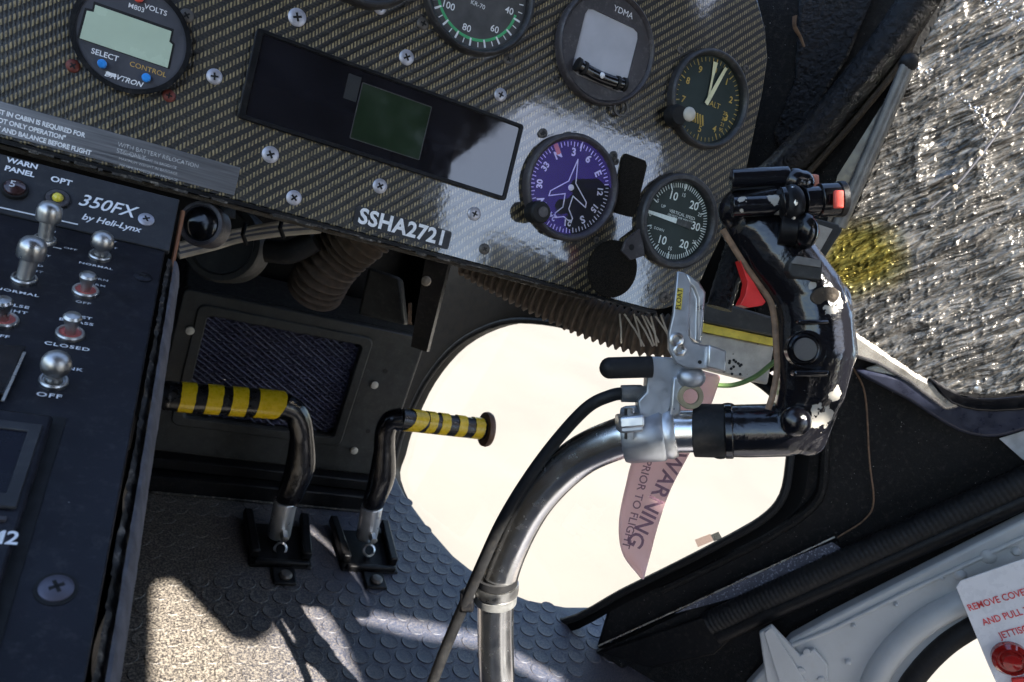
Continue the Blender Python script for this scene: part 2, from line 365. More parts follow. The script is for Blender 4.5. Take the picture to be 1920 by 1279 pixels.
# ------------------------------------------------------------------ setting outside and unseen light-shaping shell
def slab(name, x0, x1, y0, y1, z0, z1, mat):
    return tag(B().box(((x0 + x1) / 2, (y0 + y1) / 2, (z0 + z1) / 2), (x1 - x0, y1 - y0, z1 - z0)).build(name, mat), kind='structure')
g = B().add([(-800, -800, -.62), (800, -800, -.62), (800, 800, -.62), (-800, 800, -.62)], [(0, 1, 2, 3)]).build('ground', m_ground); tag(g, kind='structure')
# added unseen roof, its openings cut to shape the sun patches
def holed(name, outer, holes, z, th, mat):
    bm = bmesh.new(); ed = []
    for loop in [outer] + holes:
        vs_ = [bm.verts.new((x, y, z)) for x, y in loop]
        for a, b_ in zip(vs_, vs_[1:] + vs_[:1]): ed.append(bm.edges.new((a, b_)))
    bmesh.ops.triangle_fill(bm, use_beauty=True, use_dissolve=False, edges=ed)
    r = bmesh.ops.extrude_face_region(bm, geom=list(bm.faces)); bmesh.ops.translate(bm, verts=[v for v in r['geom'] if isinstance(v, bmesh.types.BMVert)], vec=SUN * th)
    bmesh.ops.recalc_face_normals(bm, faces=bm.faces)
    me = bpy.data.meshes.new(name); bm.to_mesh(me); bm.free(); o = bpy.data.objects.new(name, me); C.objects.link(o); me.materials.append(mat); return tag(o, kind='structure')
ZR = 1.25
def roofpt(x, y):
    P = onz(x, y); t = ZR / SUN.z; return (P[0] + SUN.x * t, P[1] + SUN.y * t)
main_hole = [roofpt(*p) for p in ((288, 1110), (296, 1092), (325, 1090), (350, 1115), (400, 1168), (435, 1201), (480, 1208), (512, 1188), (528, 1155), (545, 1135), (590, 1134), (620, 1160), (648, 1215), (690, 1320), (690, 1390), (285, 1390), (287, 1200))]
streak_hole = [roofpt(*p) for p in ((612, 1132), (700, 1150), (900, 1188), (1060, 1275), (1040, 1292), (895, 1213), (760, 1190), (660, 1160))]
holed('roof_light_mask', [(-.48, -1.3), (.76, -1.3), (.76, -.60), (1.35, -.56), (1.35, .02), (1.05, .36), (.80, .42), (-.48, .42)], [main_hole, streak_hole,
    [(.512, -.115), (.545, -.115), (.585, -.190), (.596, -.255), (.568, -.255), (.545, -.20)],
    [(.70, .30), (.745, .10), (.80, -.03), (.895, -.125), (.94, -.150), (.965, -.12), (.90, .06), (.79, .30)]], ZR, .22, m_shell)
slab('rear_light_mask', -.55, .72, -1.03, -1.0, -.1, 1.25, m_shell)  # unseen plate added to bound the bright reflection in the panel
slab('rear_light_mask', .88, 1.12, -1.03, -1.0, -.1, 1.02, m_shell)  # unseen plate added for a dark wedge in the panel reflection
slab('side_light_mask', 1.12, 1.15, -.53, .35, -.1, 1.25, m_shell)  # unseen plate added to end the panel reflection on the right
slab('side_light_mask', -1.1, -1.07, -1.0, .3, -.1, .45, m_shell)  # unseen, kept low to let side light in

# ------------------------------------------------------------------ floor with coin mat
edge_px = [(700, 800), (735, 880), (760, 930), (800, 985), (850, 1042), (880, 1066), (940, 1105), (990, 1125), (1060, 1138), (1110, 1138), (1160, 1143), (1195, 1165)]
fe = [onz(x, y) for x, y in edge_px]
fe = [(.30, .99, 0)] + [tuple(p) for p in fe[1:]] + [(.72, .60, 0), (.72, .1, 0), (-.3, .1, 0), (-.3, .99, 0)]
floor = B().prism(fe, (0, 0, -.012)).build('floor', m_mat, bevel=.002); tag(floor, kind='structure')
ex2 = B().box((.0, -.45, -.02), (2., 1.1, .02)).build('floor', m_shell); tag(ex2, kind='structure')
def inpoly(x, y, poly):
    c = False; n = len(poly)
    for i in range(n):
        x1, y1 = poly[i][:2]; x2, y2 = poly[(i + 1) % n][:2]
        if (y1 > y) != (y2 > y) and x < (x2 - x1) * (y - y1) / (y2 - y1) + x1: c = not c
    return c
pitch = .0258; r0 = .0110; org = onz(702, 1104)
sb = B().lathe([(r0, 0), (r0 * .98, .0006), (r0 * .93, .0010), (r0 * .86, .0008), (r0 * .5, .0007), (.0001, .0007)], 22); studs = []; far = B()
for i in range(-60, 60):
    for j in range(-30, 40):
        x = org[0] + pitch * (i + .5 * j); y = org[1] + pitch * .866 * j
        if x < .0 or y < .36 or y > .98 or x > .66: continue
        if not all(inpoly(x + .006 * a, y + .006 * b_, fe) for a, b_ in ((1, 0), (-1, 0), (0, 1), (0, -1), (0, 0))): continue
        c = RC.T @ (np.array([x, y, 0]) - EYE); X, Y = 960 + 1400 * c[0] / -c[2], 639.5 - 1400 * c[1] / -c[2]
        if Y > 1310 or X < 150: continue
        if x > .56 and y < .60: continue
        near = Y > 1085 or x > .345
        studs.append((near, -c[2], x, y))
studs.sort(key=lambda t: (not t[0], t[1]))
stud_me = None
for k, (near, d, x, y) in enumerate(studs):
    if k < 290 and near:
        if stud_me is None:
            o = sb.build('stud', m_mat, floor); stud_me = o.data
        else:
            o = bpy.data.objects.new('stud', stud_me); C.objects.link(o); o.parent = floor
        o.location = (x, y, 0)
    else: far.lathe([(r0, -.0004), (r0 * .95, .0004), (.0001, .0005)], 14, (x, y, 0))
if far.v: tag(far.build('worn_stud', m_mat, floor), kind='stuff')

# ------------------------------------------------------------------ instrument panel
PN = unit((0, -.968, .252)); PV = np.array([0, .252, .968]); PP = EYE - PN * .5
def pw(x, v, z=0): return PP + np.array([1, 0, 0]) * x + PV * v + PN * z
def pxy(x, y, off=0):
    P = on(x, y, PP + PN * off, PN); return P[0], float((P - PP) @ PV)
panel = empty('instrument_panel', PP, (1, 0, 0), PV)
tag(panel, 'carbon fibre instrument panel with diagonal weave holding the round gauges', 'instrument panel')
out = [(-.34, .0155), (.36, .0155)] + [(.36 + .05 * math.sin(t) , .0155 + .05 * (1 - math.cos(t))) for t in np.linspace(.15, 1.5, 7)] + [(.424, .12), (.424, .15), (.420, .21), (.416, .24), (.405, .262), (.385, .285), (.36, .31), (-.34, .31)]
face = B().prism(z3(out, -.006), (0, 0, .006)).build('panel_face', m_carbon, panel, bevel=.0008)
lip = B()
lip.box((0, .0142, -.009), (.74, .0024, .022)); lip.build('edge_lip', m_black, panel)
B().box((-.02, .0112, -.012), (.66, .0022, .012)).build('lower_flange', m_leather, panel)
b = B()
for i in range(60):
    x = random.uniform(-.08, .37); b.box((x, .0126 + random.uniform(-.0004, .0008), .0016), (random.uniform(.002, .012), random.uniform(.0006, .0016), .0012))
tag(b.build('chipped_edge_flakes', m_wornedge, panel), kind='stuff')

def screw(parent, x, v, r, mat, z=0, rot=None, washer=True):
    s = B().lathe([(r * 1.0, 0), (r * 1.0, .0006), (r * .86, .0011), (r * .5, .0014), (.0001, .0015)], 24, (x, v, z)).build('screw', mat, parent)
    a = random.uniform(0, 1.5) if rot is None else rot; q = B()
    for t in (a, a + math.pi / 2):
        q.box((x, v, z + .00135), (r * .95, r * .24, .0006), [(math.cos(t), math.sin(t), 0), (-math.sin(t), math.cos(t), 0), (0, 0, 1)])
    q.build('cross_slot', m_slot, s); return s
SC = [(557, 33, 1, .0055), (762, 108, 1, .0050), (402, 144, 1, .0046), (938, 178, 1, .0046), (507, 290, 1, .0052), (712, 349, 1, .0049), (551, 371, 1, .0048), (889, 401, 1, .0049), (712, 15, 1, .0042),
      (793, 45, 0, .0042), (908, 467, 0, .004), (350, 30, 0, .0040), (137, 124, 2, .0036), (317, 180, 2, .0036), (953, 112, 0, .0040), (1018, 250, 0, .0035), (1246, 558, 0, .0048), (1150, 292, 0, .0035), (1040, 150, 0, .003)]
for x, y, m, r in SC:
    X, V = pxy(x, y); screw(panel, X, V, r, (m_screwdark, m_screw, m_screwred)[m])

# placards on the panel
pl = empty('placard', PP, (1, 0, 0), PV); tag(pl, 'brushed metal placard strip with white lettering along the panel bottom, above the console', 'placard')
B().prism(z3([(-.34, .0165), (.0385, .0180), (.0385, .0355), (-.34, .0335)], .0004), (0, 0, .0008)).build('plate', m_placmetal, pl, bevel=.0002)
for k, (s, x1, v) in enumerate((('BALLAST IN CABIN IS REQUIRED FOR', -.0452, .0290), ('"PILOT ONLY OPERATION"', -.0540, .0246), ('WEIGHT AND BALANCE BEFORE FLIGHT', -.0405, .0202))):
    text('lettering', s, (x1, v, .0013), .0036, m_white, pl, align='RIGHT', bold=.04, spacing=.98, wide=.86)
for k, (s, v) in enumerate((('WITH BATTERY RELOCATION', .0292), ('STC ONLY', .0256))):
    text('faded_lettering', s, (-.0285, v, .0013), .0036, m_whiteworn, pl, align='LEFT', wide=.9)
for r_ in range(3): text('faded_lettering', 'MAXIMUM WEIGHT IN BAGGAGE', (-.0275 + .001 * r_, .0285 - .0035 * (r_ + 1), .0013), .0021, m_whiteworn, pl, align='LEFT')
lb = empty('registration_label', PP, (1, 0, 0), PV); tag(lb, 'dark grey label reading SSHA2721 at the panel bottom edge', 'label')
B().prism(z3(rrect(.1135, .0197, .1828, .0326, .0018), .0003), (0, 0, .0007)).build('plate', m_consolegrey, lb)
text('lettering', 'SSHA2721', (.1480, .0262, .0011), .0142, m_white, lb, bold=.032, wide=.98, spacing=1.07)
# hook-and-loop patches
v1 = B().prism([(.3046, .1262, .0002), (.3236, .1262, .0002), (.3262, .1225, .0002), (.3268, .0850, .0002), (.3245, .0815, .0002), (.3085, .0808, .0002), (.3060, .0840, .0002), (.3030, .1222, .0002)], (0, 0, .0022)).build('fastener_patch', m_velcro, empty('fastener_patch', PP, (1, 0, 0), PV), bevel=.0006)
tag(v1.parent, 'dark brown oblong fuzzy fastener patch right of the compass gauge', 'fastener patch'); v1.name = 'patch'
c2 = empty('fastener_patch', pw(.3193, .0385), (1, 0, 0), PV); tag(c2, 'dark brown round fuzzy fastener patch at the panel bottom edge', 'fastener patch')
B().lathe([(.0225, .0002), (.0225, .0018), (.0215, .0024), (.0001, .0025)], 40).build('patch', m_velcro, c2)

# digital display unit
dd = empty('digital_display', PP, (1, 0, 0), PV); tag(dd, 'long black glossy display unit with a small dark green screen', 'display')
o_ = rrect(.0303, .0640, .2157, .1192, .0022); i_ = rrect(.0345, .0668, .2130, .1165, .0012)
B().ringprism(z3(o_, .0005), z3(i_, .0005), (0, 0, .0035)).build('bezel', m_black, dd, bevel=.0006)
k = N('display_glass'); k.set('Base Color', k.mix(k.ramp(k.noise(30, 4), .3, .7), (.006, .006, .008), (.013, .013, .018)))
k.set('Roughness', k.ramp(k.noise(60, 6, .75), .45, .75, .03, .10)); k.set('Specular IOR Level', .8)
k.bump(k.noise(24, 3), .04, .001)
B().prism(z3(i_, .0003), (0, 0, .0022)).build('glass', k.m, dd)
B().prism(z3(rrect(.0988, .0732, .1468, .1092, .0006), .0026), (0, 0, .0004)).build('screen', m_lcddark, dd)
sr = rrect(.0985, .0729, .1471, .1095, .0006); sr2 = rrect(.0990, .0734, .1466, .1090, .0006)
B().ringprism(z3(sr, .0027), z3(sr2, .0027), (0, 0, .0006)).build('screen_rim', m_bezelgrey, dd)
B().prism(z3(rrect(.0890, .0960, .0975, .1120, .0004), .00255), (0, 0, .0002)).build('tape_mark', m_face, dd)

# gauges
def ticks(r0, r1, angs, wd, z):
    b = B()
    for a in angs:
        t = rad(a); d = np.array([math.sin(t), math.cos(t), 0]); p = np.array([d[1], -d[0], 0]) * wd / 2
        b.add([d * r0 - p + (0, 0, z), d * r0 + p + (0, 0, z), d * r1 + p + (0, 0, z), d * r1 - p + (0, 0, z)], [(0, 1, 2, 3)])
    return b
def arc(r0, r1, a0, a1, z, n=60):
    b = B(); v = []; A = np.linspace(a0, a1, n)
    for a in A: t = rad(a); v += [(r0 * math.sin(t), r0 * math.cos(t), z), (r1 * math.sin(t), r1 * math.cos(t), z)]
    return b.add(v, [(2 * i, 2 * i + 1, 2 * i + 3, 2 * i + 2) for i in range(n - 1)])
def pol(a, r, z=0): t = rad(a); return (r * math.sin(t), r * math.cos(t), z)
def gauge(label, x, v, R, rd, facemat, glass, bezel=m_bezel, depth=.003, h=.006, name='gauge', cat='gauge'):
    e = empty(name, pw(x, v, .0018), (1, 0, 0), PV); tag(e, label, cat, 'round flight instruments in the panel')
    B().lathe([(R, -.002), (R, h * .6), (R - .0006, h * .85), (R - .0018, h), (rd + .0022, h), (rd + .0006, h * .72), (rd, h * .4), (rd, -.002)], 72, close=False).build('bezel', bezel, e)
    B().lathe([(rd + .0003, -.0015), (rd + .0003, -.0005)], 64).build('dial', facemat, e)
    if glass: B().add([(*pol(a, rd + .0004)[:2], h * .45) for a in np.linspace(0, 360, 65)[:-1]], [tuple(range(64))]).build('glass', glass, e, smooth=0)
    return e
Z = -.0002
def dust_ring(e, R, n=70):
    b = B()
    for i in range(n):
        a = random.uniform(0, 360); r = R + abs(random.gauss(.0004, .0009)); t = rad(a); d = np.array([math.sin(t), math.cos(t), 0]); p = np.array([d[1], -d[0], 0])
        b.box(d * r + (0, 0, -.0016), (random.uniform(.0006, .0035), random.uniform(.0003, .0010), .0005), [p, d, (0, 0, 1)])
    tag(b.build('dust_flakes', m_wornedge, e), kind='stuff')
def radtext(e, s, a, r, size, mat, bold=.01, upright=False, flip=0):
    p = pol(a, r, Z); t = rad(-a + flip)
    ex, ey = ((1, 0, 0), (0, 1, 0)) if upright else ((math.cos(t), math.sin(t), 0), (-math.sin(t), math.cos(t), 0))
    text('numeral', s, p, size, mat, e, ex, ey, bold=bold)

# directional gyro
e = gauge('round compass gauge with white aeroplane outline and violet coated glass', .2652, .0880, .0395, .0345, m_face, g_violet, m_bezelgrey)
HD = -40; dust_ring(e, .0397)
ticks(.0298, .0335, [HD + 10 * k for k in range(36)], .00075, Z).build('major_marks', m_white, e)
ticks(.0308, .0335, [HD + 5 + 10 * k for k in range(36)], .00065, Z).build('minor_marks', m_white, e)
for k_, s in enumerate(('N', '3', '6', 'E', '12', '15', 'S', '21', '24', 'W', '30', '33')):
    radtext(e, s, HD + 30 * k_, .0258, .0080 if len(s) == 1 else .0066, m_white, .035)
b = B(); t = rad(-40); d = np.array([math.sin(t), math.cos(t), 0]); p = np.array([d[1], -d[0], 0])
b.box(d * .0300 + p * .001 + (0, 0, .0001), (.0036, .0078, .0003), [p, d, (0, 0, 1)]).build('heading_bug', m_orange, e)
half = [(0, .62), (.075, .22), (.09, .12), (.46, -.20), (.47, -.31), (.10, -.16), (.075, -.45), (.22, -.62), (.21, -.72), (0, -.64)]
loop = half + [(-x, y) for x, y in half[-2:0:-1]]
L = [(x * .0345, y * .0345, .0006) for x, y in loop]; b = B()
for i in range(len(L)):
    a_, c_ = np.array(L[i]), np.array(L[(i + 1) % len(L)]); d = unit(c_ - a_); b.box((a_ + c_) / 2, (np.linalg.norm(c_ - a_) + .0006, .00075, .0003), [d, np.cross((0, 0, 1), d), (0, 0, 1)])
b.build('aeroplane_outline', m_white, e)
B().lathe([(.0024, .0006), (.0022, .0014), (.0001, .0018)], 20).build('hub', m_white, e)
b = B().box((0, .0315, .0012), (.0008, .008, .0003)).build('lubber_line', m_white, e)
kb = B().lathe([(.0078, .004), (.0082, .007), (.0078, .016), (.0066, .0172), (.0001, .0174)], 28, (-.0270, -.0262, 0)).build('setting_knob', m_rubber, e)
B().lathe([(.0040, .0172), (.0038, .0186), (.0001, .0187)], 20, (-.0262, -.0257, 0)).build('knob_cap', m_bezelgrey, kb)
screw(e, -.0335, .0300, .0026, m_screwdark, -.0016); screw(e, .0335, -.0315, .0026, m_screwdark, -.0016); screw(e, .0335, .0300, .0026, m_screwdark, -.0016)

# vertical speed
e = gauge('round vertical speed gauge with white needle pointing left and green tinted glass', .3672, .0895, .0382, .0315, m_facegreen, g_green)
dust_ring(e, .0384); sgn = lambda val, s: -90 + s * (22 * val / .5 if val <= .5 else 22 + (val - .5) * 63.2)
A = [-90 + s * x for s in (1, -1) for x in list(np.linspace(30, 66, 8)) + list(np.linspace(66, 178, 27))]
ticks(.0268, .0305, A, .0006, Z).build('minor_marks', m_white, e)
ticks(.0250, .0307, [-90 + s * x for s in (1, -1) for x in (0, 22, 62, 90, 130, 152, 178)], .0009, Z).build('major_marks', m_white, e)
b = B()
for sv in ('10', 62, 1), ('20', 128, 1), ('10', 62, -1), ('20', 128, -1):
    radtext(e, sv[0], -90 + sv[2] * sv[1], .0205, .0092, m_white, .015, True)
radtext(e, '30', 88, .0195, .0092, m_white, .015, True)
for s, a, r in (('15', 0, .0215), ('25', 62, .0232), ('15', 180, .0225), ('25', 118, .0250), ('.5', -66, .0255), ('5', -115, .0255)): radtext(e, s, a, r, .0042, m_white, .005, True)
text('numeral', '0', (-.0268, -.0012, Z), .0055, m_white, e)
for s, x, v, z in (('UP', -.0165, .0078, .0036), ('VERTICAL SPEED', .0035, .0062, .0036), ('100 FEET PER MINUTE', .0022, .0030, .0027), ('DOWN', -.0150, -.0105, .0030)): text('lettering', s, (x, v, Z), z, m_white, e)
B().prism([(-.0300, .0012, .0006), (-.0010, .0020, .0006), (-.0010, -.0020, .0006), (-.0300, -.0012, .0006)], (0, 0, .0003)).build('needle', m_white, e)
B().prism([(.0, .0022, .0005), (.014, .0030, .0005), (.014, -.0030, .0005), (.0, -.0022, .0005)], (0, 0, .0003)).build('needle_tail', m_bezelgrey, e)
lug = B().prism([(-.024, -.034, .0004), (-.036, -.041, .0004), (-.046, -.036, .0004), (-.045, -.026, .0004), (-.034, -.014, .0004)], (0, 0, .003)).build('mounting_lug', m_bezelgrey, e, bevel=.0006)
B().lathe([(.0024, .0034), (.0024, .0037)], 20, (-.0385, -.031, 0)).build('lug_hole', m_slot, lug)
screw(e, .0325, .0295, .0028, m_screwdark, -.0016)

# altimeter
e = gauge('round altimeter with ochre numerals and two cream hands', .3662, .1885, .0385, .0335, m_facegreen, g_green)
ticks(.0292, .0325, [7.2 * k for k in range(50)], .0005, Z).build('minor_marks', m_ochre, e); ticks(.0275, .0325, [36 * k for k in range(10)], .0009, Z).build('major_marks', m_ochre, e)
for k_ in range(10): radtext(e, str(k_), 36 * k_, .0238, .0072, m_ochre, .02, True)
text('lettering', 'ALT', (.0085, -.0015, Z), .0062, m_ochre, e)
for k_, s in enumerate(('29', '30', '21', '95')): text('lettering', s, (.0205, -.0045 - .0045 * k_, Z), .0042, m_ochre, e)
b = B()
for k_ in range(5):
    a_, c_ = np.array((-.0115 + .0026 * k_, -.0128, .0001)), np.array((-.0085 + .0026 * k_, -.0205, .0001)); d = unit(c_ - a_); b.box((a_ + c_) / 2, (np.linalg.norm(c_ - a_), .0014, .0002), [d, np.cross((0, 0, 1), d), (0, 0, 1)])
b.build('warning_stripes', m_ochre, e)
dust_ring(e, .0387)
def hand(ang, ln, w0, w1, z, nm):
    t = rad(ang); d = np.array([math.sin(t), math.cos(t), 0]); p = np.array([d[1], -d[0], 0])
    B().prism([d * -.004 - p * w0 * .6 + (0, 0, z), d * -.004 + p * w0 * .6 + (0, 0, z), d * ln * .55 + p * w0 * .5 + (0, 0, z), d * ln + p * w1 + (0, 0, z), d * ln - p * w1 + (0, 0, z), d * ln * .55 - p * w0 * .5 + (0, 0, z)], (0, 0, .0003)).build(nm, m_cream, e)
hand(-4, .0295, .0018, .0022, .0006, 'short_hand'); hand(17, .0300, .0032, .0014, .0012, 'long_hand')
kb = B().lathe([(.0085, .002), (.0085, .009), (.0070, .012), (.0001, .0122)], 26, (-.0300, -.0235, 0)).build('setting_knob', m_rubber, e)
B().ball((-.0225, -.0205, .0125), (.0056, .0056, .003)).build('knob_cap', m_rivet, kb)
screw(e, .030, .036, .0028, m_screwdark, -.0016); screw(e, -.036, .027, .0028, m_screwdark, -.0016)

# rotor speed gauge
e = gauge('round gauge with green arc and white marks at the top edge', .1612, .1912, .0400, .0355, m_facegrey, g_clear)
arc(.0283, .0302, 95, 268, Z).build('green_arc', m_green, e)
ticks(.0305, .0338, [80 + 9.6 * k for k in range(24)], .0007, Z).build('minor_marks', m_white, e); ticks(.0288, .0340, [100 + 19.2 * k for k in range(9)], .0012, Z + .0001).build('major_marks', m_white, e)
for s, a in (('40', 94), ('60', 136), ('80', 187), ('100', 232), ('120', 262)): radtext(e, s, a, .0238, .0062, m_white, .0, False, 180 if False else 0) if False else radtext(e, s, a, .0240, .0064, m_white, .01, True)
text('lettering', 'KR-70', (.001, -.0065, Z), .0042, m_white, e)
b = B(); t = rad(250); d = np.array([math.sin(t), math.cos(t), 0]); p = np.array([d[1], -d[0], 0]); b.box(d * .0262 + (0, 0, .0002), (.0008, .006, .0002), [p, d, (0, 0, 1)]).build('red_mark', m_red, e)

# turn and slip
e = gauge('turn and slip gauge with mirror-like square window and curved ball tube', .2648, .1925, .0410, .0372, m_face, None, m_bezelgrey)
dust_ring(e, .0412, 110); sqo = [pol(a, .0372, 0) for a in np.linspace(0, 360, 49)[:-1]]
def sqp(a, r=.024):
    t = rad(a); x, y = math.sin(t), math.cos(t); q = r / max(abs(x), abs(y)); q = min(q, .0318); return (x * q, y * q - .0025, 0)
B().ringprism([(x, y, .0015) for x, y, _ in sqo], [(x, y, .0015) for x, y, _ in [sqp(a) for a in np.linspace(0, 360, 49)[:-1]]], (0, 0, .0015)).build('mask_plate', m_bezelgrey, e)
B().prism([(x, y, .0012) for x, y, _ in [sqp(a, .0245) for a in np.linspace(0, 360, 49)[:-1]]], (0, 0, .0006)).build('window', pm('sky_reflection_glass', (.50, .50, .54), .08, var=.1, vs=30, coat=1), e)  # bright sky reflection put into the pale window colour
text('lettering', 'YDMA', (.006, .0285, .0031), .0062, m_white, e)
P = [(x, -.0225 + 4.2 * x * x * 1.0, .0062) for x in np.linspace(-.0215, .0195, 15)]
tb = B().tube(P, .0042, 16).build('ball_tube', m_blackgloss, e)
B().ball((-.002, -.0222, .0092), .0024).build('ball', m_white, tb)
for x in (-.0215, -.016, .0135, .0195):
    B().tube([(x - .0012, -.0225 + 4.2 * (x - .0012) ** 2, .0062), (x + .0012, -.0225 + 4.2 * (x + .0012) ** 2, .0062)], .0050, 16).build('tube_clamp', m_rubber, tb)
B().ringprism([(p[0], p[1], .002) for p in [pol(a, .0065) for a in np.linspace(0, 360, 25)[:-1]]], [(p[0], p[1], .002) for p in [pol(a, .0050) for a in np.linspace(0, 360, 25)[:-1]]], (0, 0, .002)).build('loop', m_screwdark, e).location = (.0235, -.0365, 0)

# partial gauge at the top edge
e = gauge('dark gauge bezel just entering at the top edge left of the green arc gauge', .0830, .1925, .0392, .034, m_face, g_clear)

# volt meter clock
e = gauge('round digital clock with pale green screen and blue buttons', -.0322, .0890, .0298, .0286, m_consolegrey, None, m_black, h=.0045, name='digital_clock', cat='clock')
B().lathe([(.0284, .0005), (.0284, .0032)], 64).build('front_plate', pm('clock_face', (.050, .051, .062), .5, bump=.1, bs=1500), e)
sc_o = [(-.0245, -.0095), (.0205, -.0100), (.0205, .0035), (.0185, .0045), (.0185, .0105), (-.0205, .0105), (-.0205, .0065), (-.0238, .0060)]
B().prism([(x * 1.05, y * 1.1 + .0006, .0033) for x, y in sc_o], (0, 0, .0002)).build('screen_surround', m_slot, e)
B().prism([(x, y, .0035) for x, y in sc_o], (0, 0, .0004)).build('screen', m_lcdpale, e)
for x in (-.0115, .0110):
    B().lathe([(.0024, .003), (.0024, .0058), (.0018, .0064), (.0001, .0065)], 20, (x, -.0193, 0)).build('button', m_blue, e)
B().lathe([(.0026, .003), (.0026, .0058), (.0018, .0064), (.0001, .0065)], 20, (-.001, .0222, 0)).build('button', m_redglow, e)
text('lettering', 'M803', (-.001, .0165, .0033), .0037, m_white, e, bold=.01); text('lettering', 'VOLTS', (.0085, .0190, .0033), .0040, m_white, e, bold=.01)
text('lettering', 'SELECT', (-.0112, -.0140, .0033), .0042, m_white, e, bold=.015); text('lettering', 'CONTROL', (.0110, -.0143, .0033), .0040, m_ochre, e)
text('lettering', 'DAVTRON', (.000, -.0238, .0033), .0040, m_white, e, shear=.3, bold=.02)
B().prism([(-.0092, -.0225, .0033), (-.004, -.0222, .0033), (-.0035, -.0238, .0033), (-.0088, -.0243, .0033)], (0, 0, .0001)).build('logo_bar', m_white, e)

# ------------------------------------------------------------------ centre console
a38, a12 = rad(38), rad(12)
T0 = np.array([.008, .470, .485]); N1 = np.array([0, -math.sin(a38), math.cos(a38)]); E1 = np.array([0, math.cos(a38), math.sin(a38)])
C0 = T0 - E1 * .038; N2 = np.array([0, -math.sin(a12), math.cos(a12)]); E2 = np.array([0, math.cos(a12), math.sin(a12)])
cons = empty('centre_console', (.0, .3, 0)); tag(cons, 'black centre console with toggle switches and white lettering at the left edge', 'console')
X0, X1 = -.34, .006
end = C0 - E2 * .42
def cpt(P, x): return (x, P[1], P[2])
def shift(P, n, d): return P + n * d
body = B().prism([cpt(T0 - N1 * .004, X1), cpt(C0 - N2 * .004, X1), cpt(end, X1), (X1, end[1], .0), (X1, .46, .0), (X1, .465, .40)], (X0 - X1, 0, 0)).build('console_body', m_black, cons, world=True)
B().prism([cpt(T0, X1 + .003), cpt(C0 + E1 * .0006, X1 + .003), cpt(C0 + E1 * .0006 - N1 * .004, X1 + .003), cpt(T0 - N1 * .004, X1 + .003)], (X0 - X1, 0, 0)).build('upper_panel', m_consolegrey, cons, world=True, bevel=.0006)
B().prism([cpt(C0, X1 + .001), cpt(end, X1 + .001), cpt(end - N2 * .004, X1 + .001), cpt(C0 - N2 * .004, X1 + .001)], (X0 - X1, 0, 0)).build('lower_panel', m_console, cons, world=True, bevel=.0008)
def c1(x, y, h=0): return on(x, y, T0 + N1 * h, N1)
def c2_(x, y, h=0): return on(x, y, C0 + N2 * h, N2)
AX1 = np.array([(1, 0, 0), E1, N1]); AX2 = np.array([(1, 0, 0), E2, N2])
def ctext(s, x, y, size, up=False, mat=m_white, **kw):
    P = c1(x, y, .0003) if up else c2_(x, y, .0003)
    text('lettering', s, P, size if up else size * .56, mat, cons, (1, 0, 0), E1 if up else E2, world=True, **kw)
ctext('WARN', 42, 307, .0046, True, bold=.035); ctext('PANEL', 37, 322, .0046, True, bold=.035); ctext('OPT', 115, 340, .0052, True, bold=.03)
ctext('350FX', 200, 387, .0112, True, shear=.28, bold=.012, wide=.92); ctext('by Heli-Lynx', 209, 419, .0056, True, shear=.25, bold=.02)
b = B(); p0, p1 = c1(0, 389, .0003), c1(146, 421, .0003); b.box((p0 + p1) / 2, (np.linalg.norm(p1 - p0), .0007, .0003), [unit(p1 - p0), np.cross(N1, unit(p1 - p0)), N1]).build('white_line', m_white, cons, world=True)
def cw(prof, P, ax, n=28): return B().lathe(prof, n, P, ax)
P = c1(28, 357); w_ = cw([(.0062, 0), (.0062, .0015), (.0058, .0022), (.0001, .0022)], P, AX1).build('warning_lamp', m_slot, cons, world=True)
cw([(.0050, .0022), (.0047, .0034), (.0025, .0044), (.0001, .0047)], P, AX1).build('lamp_lens', pm('dark_lens', (.045, .018, .016), .25, coat=.6), w_, world=True)
text('numeral', '5', P + N1 * .0048 - np.array((.001, 0, 0)), .0058, m_whiteworn, w_, (1, 0, 0), E1, world=True, bold=.02)
P = c1(108, 374); w_ = cw([(.0062, 0), (.0062, .001), (.0001, .0011)], P, AX1).build('option_lamp', m_slot, cons, world=True)
cw([(.0057, .0010), (.0054, .0016), (.0035, .0018), (.0030, .0012), (.0001, .0012)], P, AX1).build('lamp_ring', m_bezelgrey, w_, world=True)
B().ball(P + N1 * .0016, .0027).build('lamp_dome', m_yellowlamp, w_, world=True)
def cscrew(P, ax, r, m):
    s = B().lathe([(r, 0), (r, .0005), (r * .8, .0011), (.0001, .0014)], 24, P, ax).build('screw', m, cons, world=True); q = B()
    for t in (.5, .5 + math.pi / 2): q.box(P + ax[2] * .00125, (r * .9, r * .22, .0005), [ax[0] * math.cos(t) + ax[1] * math.sin(t), ax[1] * math.cos(t) - ax[0] * math.sin(t), ax[2]])
    q.build('cross_slot', m_slot, s, world=True)
cscrew(c1(274, 412), AX1, .0042, m_screw)
cscrew(c2_(268, 520), AX2, .0044, m_console)
P = c2_(105, 1105); B().lathe([(.0062, 0), (.0062, .0003), (.0055, .0004)], 30, P, AX2).build('screw_recess', m_slot, cons, world=True); cscrew(P + N2 * .0003, AX2, .0050, pm('screw_purplish', (.10, .095, .12), .4, .4))
